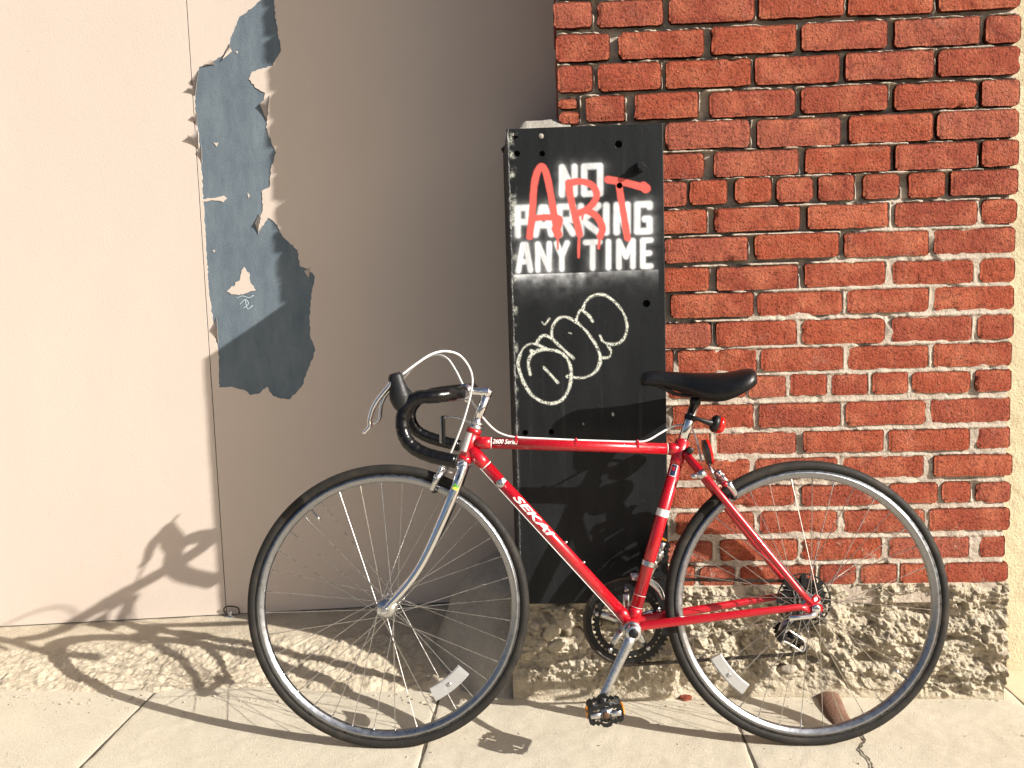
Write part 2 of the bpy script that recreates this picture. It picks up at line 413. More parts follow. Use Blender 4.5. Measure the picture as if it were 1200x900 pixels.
# rows: (reference x, y top, y bottom, [(x0,x1)...]) in photo pixels
ROWS = [
 (700, 1, 31, [(649, 694), (700, 778), (784, 885), (890, 990), (995, 1095), (1101, 1197)]),
 (775, 35, 67, [(652, 715), (725, 826), (834, 934), (940, 1041), (1050, 1150), (1157, 1198)]),
 (830, 69, 101, [(654, 695), (701, 775), (781, 881), (886, 985), (992, 1095), (1101, 1197)]),
 (780, 109, 139, [(655, 679), (687, 733), (744, 819), (832, 933), (940, 1041), (1049, 1146), (1152, 1196)]),
 (830, 142, 174, [(690, 772), (780, 880), (888, 986), (996, 1094), (1099, 1195)]),
 (887, 175, 205, [(735, 826), (837, 937), (945, 1045), (1050, 1146), (1152, 1195)]),
 (932, 207, 236, [(764, 806), (809, 853), (862, 905), (911, 954), (960, 1002), (1012, 1055), (1066, 1109), (1115, 1194)]),
 (888, 243, 271, [(740, 829), (838, 938), (947, 1042), (1050, 1146), (1152, 1193)]),
 (934, 274, 303, [(779, 877), (885, 984), (990, 1089), (1096, 1191)]),
 (889, 311, 339, [(740, 832), (841, 936), (944, 1039), (1047, 1142), (1150, 1191)]),
 (938, 341, 369, [(787, 884), (888, 988), (994, 1089), (1096, 1190)]),
 (887, 376, 405, [(745, 834), (840, 934), (941, 1038), (1046, 1140), (1147, 1189)]),
 (940, 407, 434, [(750, 790), (795, 888), (893, 989), (995, 1089), (1095, 1187)]),
 (950, 439, 464, [(782, 875), (878, 922), (927, 970), (976, 1018), (1023, 1065), (1070, 1138), (1144, 1186)]),
 (938, 472, 500, [(789, 884), (890, 986), (992, 1086), (1092, 1185)]),
 (887, 507, 532, [(745, 833), (840, 934), (942, 1036), (1042, 1137), (1146, 1185)]),
 (934, 537, 562, [(788, 880), (886, 982), (989, 1084), (1095, 1187)]),
 (986, 568, 592, [(786, 835), (841, 932), (941, 1033), (1044, 1100), (1105, 1139), (1145, 1186)]),
 (936, 599, 625, [(792, 884), (891, 982), (990, 1084), (1090, 1184)]),
 (988, 631, 656, [(750, 835), (844, 935), (940, 1034), (1043, 1137), (1150, 1179)]),
 (982, 662, 685, [(755, 815), (821, 862), (868, 956), (962, 1004), (1010, 1052), (1056, 1101), (1108, 1182)]),
]
def make_brick(x0, x1, z0, z1, seed, y=YW, depth=.09, tilt=0):
    cx, cz = (x0+x1)/2, (z0+z1)/2; W, H = x1-x0, z1-z0
    nx, nz = max(5, int(W/.0055)), max(5, int(H/.0055))
    X, Z = np.meshgrid(np.linspace(-W/2, W/2, nx), np.linspace(-H/2, H/2, nz), indexing='ij'); X, Z = X.ravel(), Z.ravel()
    P = np.stack([X, X*0+seed*7.7, Z], -1)
    ex, ez = W/2-np.abs(X), H/2-np.abs(Z); cr = .0025+.0035*(random.random())
    # rounded, chipped outline
    nb = fbm(P*28, 3); nb2 = fbm(P*75+5, 2)
    pull = np.exp(-np.minimum(ex, ez)/.010)
    corner = np.maximum(0, 1-np.hypot(ex, ez)/(cr*1.8))
    Xn = X*(1-corner*cr/W*2.0)+pull*(nb*.0013+nb2*.0011); Zn = Z*(1-corner*cr/H*1.0)+pull*(fbm(P*22+50, 3)*.0013+fbm(P*80+31, 2)*.0011)
    e = np.minimum(ex, ez); rr = .0030
    Yn = np.where(e < rr, rr-np.sqrt(np.maximum(0, rr*rr-(rr-np.minimum(e, rr))**2)), 0)
    chip = np.maximum(0, fbm(P*18+90, 3)-.62)*np.exp(-e/.010)*.020
    Yn = Yn+chip+nb*.0009+nb2*.0009+fbm(P*9+3, 2)*.0010+corner*.002
    Zn = Zn+math.tan(tilt)*Xn
    V = np.stack([Xn, Yn, Zn], -1); F = [tuple(f) for f in grid_faces(nx, nz)]
    ring = [i*nz for i in range(nx)]+[(nx-1)*nz+j for j in range(1, nz)]+[i*nz+nz-1 for i in range(nx-2, -1, -1)]+[j for j in range(nz-2, 0, -1)]
    V = [tuple(v) for v in V]; off = len(V)
    for i in ring: V.append((V[i][0], depth, V[i][2]))
    L = len(ring)
    for k in range(L): F.append((ring[k], off+k, off+(k+1) % L, ring[(k+1) % L])[::-1])
    F.append(tuple(off+k for k in range(L)))
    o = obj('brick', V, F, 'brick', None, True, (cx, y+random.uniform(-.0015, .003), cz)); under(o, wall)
    return o
k = 0; rowz = []; rowx = []; rends = []
for ri, (rx, yt, yb, bs_) in enumerate(ROWS):
    zt, zb = onY(rx, yt, YW).z, onY(rx, yb, YW).z; rowz.append((zb, zt))
    for bi, (a, b) in enumerate(bs_):
        ymid = (yt+yb)/2 - .033*((a+b)/2-rx)
        xa_, xb_ = onY(a, ymid, YW).x, onY(b, ymid, YW).x
        rends.append((zb, zt, xb_))
        if ri == 3 and bi == 0:
            zm = (zt+zb)/2
            make_brick(xa_, xb_-.004, zm+.004, zt-.003, k, depth=.2); make_brick(xa_, xb_, zb-.002, zm-.004, k+.5, depth=.2)
        else:
            dz = random.uniform(-.0015, .0015)
            make_brick(xa_, xb_, zb+dz, zt+dz, k, depth=(.10 if ri % 2 else .21) if (bi == 0 and ri < 4) else .09, tilt=random.uniform(-.004, .004))
        k += 1
# more courses above the picture: their toothed edge shades the doors
for j in range(13):
    zb = rowz[0][1]+.012+j*.0815; xa_ = PX0+random.uniform(-.002, .006)
    first = True
    while xa_ < PX1-.03:
        L = (.115 if (first and j % 2 == 0) else .215); xb_ = min(xa_+L, PX1)
        if xb_ > PX1-.06: xb_ = PX1
        make_brick(xa_, xb_, zb, zb+.068, k, depth=.2 if first else .09); k += 1; xa_ = xb_+.014; first = False
    rowx.append((zb, zb+.068))
# the shaded return of the pier: courses behind the corner bricks
def side_brick(y0, y1, z0, z1, seed):
    o = make_brick(-(y1-y0)/2, (y1-y0)/2, z0, z1, seed, depth=.08)
    o.rotation_euler = (0, 0, -math.pi/2); o.location = (PX0+.004+.004*(seed % 2), (y0+y1)/2, (z0+z1)/2)
for ri in range(-13, 4):
    zb, zt = rowz[ri] if ri >= 0 else rowx[-1-ri]; d = YW+(.10 if ri % 2 else .21)+.014
    if ri == 3: d = YW+.215
    while d < YD-.05:
        side_brick(d, min(d+.205, YD-.004), zb, zt, k); k += 1; d += .22

# core and mortar bed
zt_all = rowx[-1][1]+.004
core = MB(); core.add(([(PX0+.012, YW+.045, .2), (PX1-.004, YW+.045, .2), (PX1-.004, YD+.05, .2), (PX0+.012, YD+.05, .2),
    (PX0+.012, YW+.045, zt_all), (PX1-.004, YW+.045, zt_all), (PX1-.004, YD+.05, zt_all), (PX0+.012, YD+.05, zt_all)],
    [(0, 1, 5, 4), (1, 2, 6, 5), (2, 3, 7, 6), (3, 0, 4, 7), (4, 5, 6, 7)]))
under(core.build('wall_core', 'mortar', smooth=False), wall)
def mortar_depth(X, Z):
    P = np.stack([X, X*0, Z], -1)
    full = .9-1.15*sstep(.85, 1.45, Z+.10*fbm(P*5, 3)) - .75*sstep(.55, .15, X)*sstep(.50, .72, Z)
    full = full + .75*np.exp(-((X-.95)/.33)**2-((Z-1.12)/.24)**2)
    full = full + .40*fbm(P*6+4, 4)
    return .0055+.0165*(1-sstep(.05, .75, full))
nx, nz = 420, 1100
X, Z = np.meshgrid(np.linspace(PX0+.006, PX1-.003, nx), np.linspace(.24, zt_all, nz), indexing='ij'); X, Z = X.ravel(), Z.ravel()
P = np.stack([X, X*0, Z], -1)
dep = mortar_depth(X, Z); crumb = np.zeros(len(X)); nz_ = fbm(P*30+60, 3)
for (za, zb_) in rowz+rowx:
    crumb = np.maximum(crumb, np.exp(-((Z-zb_-.0025)/.0032)**2))
dep = dep-(dep-.0015)*np.clip(crumb*(.75+1.3*nz_), 0, 1)
cr2 = np.zeros(len(X))
for (za, zb_, xr) in rends: cr2 = np.maximum(cr2, np.where((Z > za) & (Z < zb_), np.exp(-((X-xr-.002)/.003)**2), 0))
dep = dep-(dep-.0015)*np.clip(cr2*(.25+1.4*fbm(P*24+80, 3)), 0, 1)
Y = YW+dep+fbm(P*40, 4)*.0017+np.maximum(0, fbm(P*18+7, 3)-.5)*.012
under(np_obj('mortar', np.stack([X, Y, Z], -1), grid_faces(nx, nz)[:, ::-1], 'mortar'), wall)

# crumbling concrete base of the wall
zb_top = rowz[-1][0]
nx, nz = 620, 190
xa, xb = onY(598, 720, YP).x, onY(1158, 730, YW).x+.05
X, T = np.meshgrid(np.linspace(xa, xb, nx), np.linspace(0, 1, nz), indexing='ij'); X, T = X.ravel(), T.ravel()
topz = np.where(X < onY(783, 700, YP).x, onY(690, 707, YP).z+.0, zb_top+.004)
topz = zb_top+.002+(onY(690, 708, YP).z-zb_top)*(1-sstep(onY(775, 700, YP).x, onY(800, 700, YP).x, X))
Zb = GS*(X+.4256)-.03
Z = Zb+(topz-Zb)*T
P = np.stack([X, X*0, Z], -1); hgt = (Z-(Zb+.03))
foot = (KL.y+(KR.y-KL.y)*(X-KL.x)/(KR.x-KL.x))
face = np.where(X < .31, YP+.015, YW-.002)
face = YP+.02+(YW-.002-YP-.02)*sstep(.25, .36, X)
prof = np.minimum(foot, face+.01)+(face-np.minimum(foot, face+.01))*sstep(0, .16, hgt)
wd, wr = worley(np.stack([X, Z], -1)*np.array([15, 20])); wd2, wr2 = worley(np.stack([X, Z], -1)*45+3)
ridge = 1-np.abs(fbm(P*np.array([9, 1, 13]), 4))
amp = sstep(-.01, .05, hgt)*(1-.55*sstep(.93, 1, T))
Pw = P+.02*np.stack([fbm(P*14+1, 3), P[:, 1]*0, fbm(P*14+8, 3)], -1)
wd, wr = worley(Pw[:, [0, 2]]*np.array([11, 17])); wd2, wr2 = worley(Pw[:, [0, 2]]*38+3)
wdb, wrb = worley(Pw[:, [0, 2]]*np.array([24, 30])+17)
rdg = 1-np.abs(vnoise(P*np.array([20, 1, 26])+5)); rdg2 = 1-np.abs(vnoise(P*np.array([55, 1, 60])+2))
d = (ridge-.62)*.026+(wr-.5)*.015+(wrb-.5)*.0085+np.maximum(0, .45-wd2)*.013*(wr2 > .78)+(rdg-.75)*.007+(rdg2-.75)*.0055+fbm(P*70, 4, .75)*.0042
d = d-np.maximum(0, fbm(P*np.array([26, 1, 34])+40, 4, .6)-.38)*.026
# deep hollows right of the wheel
d = d-.030*np.exp(-((X-.93)/.13)**2-((Z-.215)/.035)**2)*(.6+.6*fbm(P*20+3, 2))-.03*np.exp(-((X-.80)/.05)**2-((Z-.09)/.018)**2)
crack = np.abs(Z-(.10+.9*(X-.79)*0-1.0*(X-.735)*0)-0)*0+np.abs((X-.70)+.75*(Z-.09)+.012*fbm(P*25, 3))
d = d-.018*np.exp(-(crack/.006)**2)*sstep(.15, .10, Z)
smooth_l = sstep(.10, .04, hgt)*(X < .9); d = d*(1-.55*smooth_l)
Y = prof-d*amp
Y = np.where(T > .995, Y+.02, Y)
plinth = under(np_obj('plinth', np.stack([X, Y, Z], -1), grid_faces(nx, nz)[:, ::-1], 'plinth'), wall)
pv = np.stack([X, Y, Z], -1).reshape(nx, nz, 3)
def plinthY(x, z):
    i = int(np.clip((x-xa)/(xb-xa)*(nx-1), 0, nx-1)); col = pv[i]; j = int(np.argmin(np.abs(col[:, 2]-z))); return col[j, 1]
# right end and top ledge of the base
pe = MB(); er = [Vector(pv[-1, j]) for j in range(0, nz, 3)]
for v in er: pe.v += [v, Vector((v.x+.012, YS+.03, v.z))]
pe.f = [(2*i, 2*i+1, 2*i+3, 2*i+2) for i in range(len(er)-1)]
under(pe.build('plinth_end', 'plinth'), wall)
tl = MB(); er = [Vector(pv[i, nz-1]) for i in range(0, nx, 4)]
for v in er: tl.v += [v, Vector((v.x, YW+.08, v.z+.004))]
tl.f = [(2*i, 2*i+2, 2*i+3, 2*i+1) for i in range(len(er)-1)]
under(tl.build('plinth_ledge', 'mortar'), wall)
# left return of the base under the steel guard
lr = MB(); er = [Vector(pv[0, j]) for j in range(0, nz, 4)]
for v in er: lr.v += [v, Vector((v.x-.02, YD+.02, v.z))]
lr.f = [(2*i, 2*i+2, 2*i+3, 2*i+1) for i in range(len(er)-1)]
under(lr.build('plinth_return', 'plinth'), wall)
def pebble(r, seed, sub=2):
    b = bmesh.new(); bmesh.ops.create_icosphere(b, subdivisions=sub, radius=1)
    for v in b.verts:
        nn = fbm(np.array([[v.co.x*1.1+seed, v.co.y*1.1, v.co.z*1.1]]), 3)[0]
        v.co = Vector((v.co.x*r[0], v.co.y*r[1], v.co.z*r[2]))*(1+.5*nn)
    b.verts.index_update(); r_ = [v.co.copy() for v in b.verts], [tuple(v.index for v in f.verts) for f in b.faces]; b.free(); return r_
for q, (px, py, rw, rh) in enumerate([(646, 740, 11, 13), (663, 728, 10, 8), (678, 748, 9, 9), (690, 733, 12, 10), (634, 752, 10, 8), (668, 742, 8, 7), (655, 756, 12, 7), (701, 752, 9, 7),
        (628, 733, 7, 7), (683, 763, 9, 6), (925, 788, 11, 6), (1005, 742, 13, 7), (1045, 728, 10, 7), (1122, 716, 8, 6)]):
    c = onY(px, py, YP+.02 if px < 760 else YW); sc = .0022
    o = obj('stone', *pebble((rw*sc, .014, rh*sc), q*3.3), 'stone' if q % 3 else 'plinth', None, True, (c.x, plinthY(c.x, c.z)+.005, c.z)); under(o, wall)
    o.rotation_euler = (0, random.uniform(-.6, .6), 0)

# ================================================================== STUCCO WALL
sx0, sx1, sz1 = PX1-.03, 4.2, 2.9
nx, nz = 280, 280
X, Z = np.meshgrid(np.linspace(sx0, sx1, nx), np.linspace(-.12, sz1, nz), indexing='ij'); X, Z = X.ravel(), Z.ravel(); P = np.stack([X, X*0, Z], -1)
Y = YS+fbm(P*5, 3)*.004+fbm(P*60, 3)*.0022
tag(np_obj('stucco_wall', np.stack([X, Y, Z], -1), grid_faces(nx, nz)[:, ::-1], 'stucco'), 'cream textured stucco wall set back beside the brick wall', 'stucco wall')

# ================================================================== DOORS
seam_t, seam_b = onY(218, 0, YD).x, onY(266, 715, YD).x
SEAM = (seam_t+seam_b)/2; DTOP = 2.9; TH = .0018
def doorz(X): return .04+.043*(X+1.84)
def dpt(px, py): q = onY(px, py, YD); return (q.x, q.z)
PATCH = [(322, -14), (321.6, 0), (323.7, 27), (329.6, 59), (320, 77), (296, 84), (291.7, 93), (301, 104), (311, 109), (309, 120), (314.7, 131), (312, 149), (320, 171), (323.7, 179),
 (318, 197), (316, 219), (307, 224), (308, 243), (302, 272), (314.7, 255), (325, 264), (330.7, 277), (349, 293), (352, 312), (362.7, 316), (369.6, 325), (365, 347), (362.7, 373),
 (364, 395), (369.6, 411), (354.7, 451), (339.7, 468), (330.7, 467), (320, 464), (313, 453), (304, 461), (293, 463), (288, 458), (269, 453), (257, 454), (256, 411), (250.7, 384),
 (245, 341), (241.6, 288), (238.4, 235), (235.7, 187), (233, 160), (229.3, 133), (227.7, 101), (233, 79), (245, 75), (258.7, 67), (266.7, 56), (272, 40), (280, 21), (306.7, 0), (315, -20)]
def roughen(poly, n_=5, amp=.0022):
    o = []
    for i in range(len(poly)):
        a, b = Vector(poly[i]), Vector(poly[(i+1) % len(poly)]); L = (b-a).length; nrm = Vector((-(b-a).y, (b-a).x)).normalized() if L else Vector((0, 0))
        k_ = max(1, int(L/.007))
        for j in range(k_):
            t = j/k_; o.append(a.lerp(b, t)+nrm*random.uniform(-amp, amp)*(1 if j else .3))
    return [tuple(v) for v in o]
def sheet(outer, holes, y, th):
    """flat sheet with holes, front at y, thickness th"""
    vs_ = []; ed = []
    for L in [outer]+holes:
        o = len(vs_); vs_ += [Vector(v) for v in L]; ed += [(o+i, o+(i+1) % len(L)) for i in range(len(L))]
    v2, e2, f2, _, _, _ = delaunay_2d_cdt(vs_, ed, [], 1, 1e-6)
    F = []
    for f in f2:
        c = sum((v2[i] for i in f), Vector((0, 0)))/len(f)
        if inside(c, outer) and not any(inside(c, h_) for h_ in holes):
            a, b, d_ = [v2[i] for i in f[:3]]
            F.append(tuple(f) if (b-a).cross(d_-a) > 0 else tuple(f)[::-1])
    V = [(v.x, y, v.y) for v in v2]
    from collections import Counter
    cnt = Counter(); 
    for f in F:
        for i in range(len(f)): cnt[(f[i], f[(i+1) % len(f)])] += 1
    n_ = len(V); V += [(v[0], y+th, v[2]) for v in V]
    for (a, b) in list(cnt):
        if (b, a) not in cnt: F.append((b, a, a+n_, b+n_))
    return V, F
def door(name, xa, xb, label, hole=None):
    d = tag(empty(name, ((xa+xb)/2, YD, 0)), label, 'door')
    V = [(xa, YD, doorz(xa)), (xb, YD, doorz(xb)), (xb, YD, DTOP), (xa, YD, DTOP)]; V += [(v[0], YD+.045, v[2]) for v in V]
    under(obj('panel', V, [(0, 1, 2, 3), (7, 6, 5, 4), (0, 4, 5, 1), (1, 5, 6, 2), (2, 6, 7, 3), (3, 7, 4, 0)], 'door_bare', None, False), d)
    outer = [(xa+.0005, doorz(xa)+.001), (xb-.0005, doorz(xb)+.001), (xb-.0005, DTOP-.001), (xa+.0005, DTOP-.001)]
    under(obj('paint_layer', *sheet(outer, [hole] if hole else [], YD-TH, TH-.0002), 'door_paint', None, False), d)
    return d
patch = roughen([dpt(*q) for q in PATCH])
dl = door('door', -4.2, SEAM-.0009, 'plain beige painted door leaf beside the peeled one, its paint whole')
dr = door('door', SEAM+.0009, PX0+.012, 'beige painted door leaf with a long dark blue-grey peeled patch', patch)
# islands of paint left on the bare patch, curled flakes along its edge
for poly in ([(266, 342), (272, 335), (274, 336), (276, 331), (281, 329), (283, 317), (286, 313), (289, 318), (292, 320), (293, 331), (300, 340), (290, 343), (280, 346), (274, 345)], [(250, 167), (256, 167), (254, 172)],
             [(238, 233), (250, 232), (262, 229), (266, 233), (262, 237), (252, 235), (239, 236)], [(276, 60), (279, 60), (278, 63)], [(249, 293), (252, 293), (251, 296)],
             [(290, 226), (293, 229), (291, 232)]):
    under(obj('paint_island', *sheet(roughen([dpt(*q) for q in poly], amp=.0025), [], YD-.0014, .0013), 'door_paint', None, False), dr)
for (a, b, c, lift) in [((226, 94), (233, 82), (229, 112), .010), ((221, 104), (229, 98), (228, 113), .014), ((226, 137), (231, 131), (231, 148), .012), ((222, 160), (232, 152), (233, 176), .018), ((233, 178), (236, 170), (237, 192), .008),
        ((250, 385), (254, 372), (256, 402), .010), ((305, 122), (316, 112), (313, 142), .010), ((262, 70), (268, 52), (272, 60), .009), ((300, 262), (304, 250), (303, 274), .009), ((240, 76), (248, 70), (252, 76), .008), ((357, 318), (364, 313), (362, 326), .006)]:
    A, B_, C_ = [onY(*q, YD) for q in (a, b, c)]
    V = []
    for t in range(5):
        t /= 4; e1, e2 = B_.lerp(A, t), C_.lerp(A, t); y = -.65*lift*t**1.7-.0022
        V += [e1+Vector((0, y, 0)), e2+Vector((0, y, 0))]
    V2 = [v+Vector((0, .0012, 0)) for v in V]
    F = [(2*i, 2*i+1, 2*i+3, 2*i+2) for i in range(4)]; F = F+[tuple(i+10 for i in f[::-1]) for f in F]+[(2*i, 2*i+2, 2*i+12, 2*i+10) for i in range(4)]+[(2*i+1, 2*i+11, 2*i+13, 2*i+3) for i in range(4)]
    under(obj('paint_flake', V+V2, F, 'door_paint', None, True), dr)
# pale chalk scribble on the bare patch
M['scribble'] = mat('pale_blue_chalk', (.42, .50, .54), .9)
sb = MB()
for L in ([(276, 350), (284, 347), (292, 349), (297, 346)], [(280, 358), (287, 351), (291, 356), (284, 362)], [(287, 351), (290, 362), (296, 358)]):
    sb.add(tube(catmull([onY(*q, YD)+Vector((0, -.0002, 0)) for q in L], 4), .0013, 6, flat=(Vector((0, 1, 0)), .3)))
under(sb.build('chalk_scribble', 'scribble'), dr)
# drop bolt at the foot of the seam
g = onY(272, 719, YD)
bm_ = MB(); bm_.add(tube(catmull([(g.x-.020, YD-.006, g.z+.004), (g.x-.022, YD-.012, g.z+.018), (g.x-.010, YD-.018, g.z+.030), (g.x+.012, YD-.018, g.z+.030), (g.x+.026, YD-.012, g.z+.022), (g.x+.026, YD-.006, g.z+.002)], 5), .0022, 8))
under(bm_.build('bolt_loop', 'black_metal'), dr)
bm_ = MB(); bm_.add(tube([(g.x, YD-.012, g.z-.012), (g.x, YD-.012, g.z+.010), (g.x, YD-.012, g.z+.016)], [.007, .007, .004], 12)); bm_.add(box((g.x, YD-.010, g.z-.006), (.03, .022, .010)))
under(bm_.build('drop_bolt', 'alloy'), dr)

# ================================================================== STEEL CORNER GUARD
GX0, GX1 = onY(602, 420, YP).x, onY(779, 330, YP).x
GZ1, GZ0 = onY(690, 147.5, YP).z, onY(690, 707, YP).z
guard = tag(empty('steel_corner_guard', ((GX0+GX1)/2, YP, 0)), 'tall black steel corner guard with no-parking stencil and graffiti', 'corner guard')
st_ = .002
nx, nz = int((GX1-GX0)/st_)+1, int((GZ1-GZ0)/st_)+1
xs, zs = np.linspace(GX0, GX1, nx), np.linspace(GZ0, GZ1, nz)
X, Z = np.meshgrid(xs, zs, indexing='ij'); X, Z = X.ravel(), Z.ravel()
P = np.stack([X, X*0+YP, Z], -1)
Y = YP+fbm(P*2.5, 2)*.0016+fbm(P*14, 2)*.0003
V = np.stack([X, Y, Z], -1)
HOLES = [(603.5, 159, 3.6), (606, 180, 3.4), (635.5, 180, 3.2), (725, 169, 4.2), (726, 217.5, 3.4), (757.5, 355.5, 4.2), (615.5, 507, 3.3), (646, 506, 3.2)]
F = grid_faces(nx, nz)[:, ::-1]; cxz = V[F].mean(1); keep = np.ones(len(F), bool)
for (hx, hy, hr) in HOLES:
    c = onY(hx, hy, YP); r = hr*.00215
    keep &= np.hypot(cxz[:, 0]-c.x, cxz[:, 2]-c.z) > r
    dd = np.hypot(V[:, 0]-c.x, V[:, 2]-c.z); kk = (dd < r+st_*.75) & (dd > r-st_*.75)
    V[kk, 0] = c.x+(V[kk, 0]-c.x)/dd[kk]*r; V[kk, 2] = c.z+(V[kk, 2]-c.z)/dd[kk]*r
F = F[keep]
# spray paint, in photo pixels, as an attribute
pp = to_px(P); QX, QY = pp[:, 0], pp[:, 1]
def segd(a, b):
    ax, ay = a; bx, by = b; L = (bx-ax)**2+(by-ay)**2+1e-9
    t = np.clip(((QX-ax)*(bx-ax)+(QY-ay)*(by-ay))/L, 0, 1); return np.hypot(QX-ax-t*(bx-ax), QY-ay-t*(by-ay))
def stroked(lines):
    d_ = np.full(len(QX), 1e3)
    for L in lines:
        for i in range(len(L)-1): d_ = np.minimum(d_, segd(L[i], L[i+1]))
    return d_
GLY = {'N': [[(0, 1), (0, 0), (1, 1), (1, 0)]], 'O': [[(0, 0), (1, 0), (1, 1), (0, 1), (0, 0)]], 'P': [[(0, 1), (0, 0), (1, 0), (1, .52), (0, .52)]],
 'A': [[(0, 1), (.38, 0), (.62, 0), (1, 1)], [(.2, .66), (.8, .66)]], 'R': [[(0, 1), (0, 0), (1, 0), (1, .5), (0, .5)], [(.4, .5), (1, 1)]], 'K': [[(0, 0), (0, 1)], [(1, 0), (.1, .52), (1, 1)]],
 'I': [[(.5, 0), (.5, 1)]], 'G': [[(1, .1), (1, 0), (0, 0), (0, 1), (1, 1), (1, .55), (.6, .55)]], 'Y': [[(0, 0), (.5, .5), (1, 0)], [(.5, .5), (.5, 1)]], 'T': [[(0, 0), (1, 0)], [(.5, 0), (.5, 1)]],
 'M': [[(0, 1), (0, 0), (.5, .6), (1, 0), (1, 1)]], 'E': [[(1, 0), (0, 0), (0, 1), (1, 1)], [(0, .5), (.85, .5)]]}
white = np.zeros(len(QX)); halo = np.zeros(len(QX))
def letter(ch, x0, x1, y0, y1, sl, th, soft):
    global white, halo
    yo = lambda x: sl*(x-680)
    h_ = th/2
    L = [[(x0+h_+(x1-x0-th)*u, y0+h_+(y1-y0-th)*v+yo(x0+(x1-x0)*u)) for u, v in l] for l in GLY[ch]]
    yy_ = QY-sl*(QX-680); bx_ = np.maximum(np.maximum(x0-QX, QX-x1), np.maximum(y0-yy_, yy_-y1))
    d_ = stroked([[l[0] if True else 0]+l[1:] for l in L]); d_ = np.maximum(d_, bx_+h_)
    white = np.maximum(white, 1-sstep(h_-.6-soft*.5, h_+.4+soft*.8, d_)); halo = np.maximum(halo, .26*np.exp(-np.maximum(0, d_-h_)/3.6))
for ch, x0, x1 in (('N', 655, 677), ('O', 681, 707)): letter(ch, x0, x1, 191.5, 231, -.03, 7.4, 1.5)
for ch, x0, x1 in zip('PARKING', (603, 624, 652, 677, 706, 719, 743), (623, 650, 675, 705, 715, 739, 765)): letter(ch, x0, x1, 238, 277, -.03, 7.4, 2.0)
for ch, x0, x1 in zip('ANYTIME', (604, 627, 649, 683, 708, 722, 750), (625, 647, 668, 706, 718, 745, 766)): letter(ch, x0, x1, 281, 318, -.035, 6.6, 1.3)
ns = fbm(P*60, 4); nl = fbm(P*9, 3)
yl = 322-.035*(QX-600)
under_l = np.where(QY > yl, .62*np.exp(-(QY-yl)/7.5), 0)*sstep(598, 606, QX)*(1-.65*sstep(676, 700, QX))*(QX < 772)
strk = fbm(P*np.array([70, 1, 6]), 3)
white = np.clip(white*(.86+.10*ns+.14*strk+.10*nl)-.30*np.maximum(0, nl-.35), 0, 1)
white = np.maximum(white, np.clip((halo*(.8+.5*nl)+under_l*(1+.35*ns)), 0, .75)*(.75+.35*ns))
def C2(L): return [(560+a/3.75, 120+b/3.75) for a, b in L]
def C3(L): return [(580+a/3.75, 320+b/3.75) for a, b in L]
def smooth2(L, n_=5): return [(v.x, v.y) for v in catmull([(a, b, 0) for a, b in L], n_)]
red = np.zeros(len(QX))
for L, th in (([(228, 590), (238, 490), (250, 345), (276, 283), (300, 310), (325, 430), (350, 580)], 7.6), ([(238, 510), (300, 505), (358, 512), (350, 560)], 7.0), ([(342, 555), (352, 580)], 9.5),
     ([(398, 352), (412, 440), (448, 580)], 7.6), ([(398, 356), (445, 347), (500, 362), (522, 410), (490, 462), (425, 495)], 7.4), ([(480, 475), (520, 500), (548, 550), (538, 588)], 7.6),
     ([(572, 340), (650, 353), (735, 376)], 8.2), ([(728, 370), (738, 378)], 11), ([(620, 365), (638, 480), (658, 598)], 7.4),
     ([(350, 575), (352, 645)], 2.2), ([(447, 575), (444, 620), (443, 680)], 2.4), ([(538, 585), (530, 640)], 2.6), ([(228, 585), (228, 596)], 3.5), ([(461, 495), (459, 512)], 1.8)):
    q = smooth2(C2(L)) if len(L) > 2 else C2(L)
    red = np.maximum(red, 1-sstep(th/2-.5, th/2+.9, stroked([q])+.35*ns))
chalk = np.zeros(len(QX))
for L, th in (([(110, 360), (102, 400), (122, 470), (165, 538), (230, 572), (290, 560), (325, 510), (336, 440), (320, 380), (280, 345), (220, 336), (170, 350), (147, 390), (155, 445)], 3.4),
     ([(110, 360), (130, 325), (170, 310), (240, 336)], 2.8), ([(215, 415), (275, 480)], 2.8), ([(185, 302), (210, 275), (245, 285), (290, 325), (345, 375)], 3.4),
     ([(250, 285), (252, 240), (280, 200), (320, 195), (370, 225), (420, 280), (455, 340), (462, 390), (440, 435), (390, 460), (318, 455)], 3.0), ([(355, 210), (375, 165), (410, 185), (430, 212)], 2.6),
     ([(385, 165), (400, 125), (440, 97), (490, 100), (540, 140), (575, 200), (578, 260), (550, 305), (505, 312), (475, 300), (462, 275)], 3.0), ([(490, 310), (510, 345), (500, 370), (465, 372)], 2.4),
     ([(207, 214), (218, 226), (240, 199)], 1.6), ([(160, 342), (170, 352)], 4.0), ([(325, 263), (338, 266)], 1.2), ([(518, 617), (519, 624)], 1.4), ([(388, 660), (390, 665)], 1.2)):
    q = smooth2(C3(L)) if len(L) > 2 else C3(L)
    chalk = np.maximum(chalk, 1-sstep(th/2-.8, th/2+.7, stroked([q])+.6*ns))
edge = np.clip(1-(QX-(603+.007*(QY-150)))/3, 0, 1)*np.clip(ns*1.2-.1, 0, 1)*.6          # paint worn off the folded edge
chalk = np.maximum(chalk, edge)
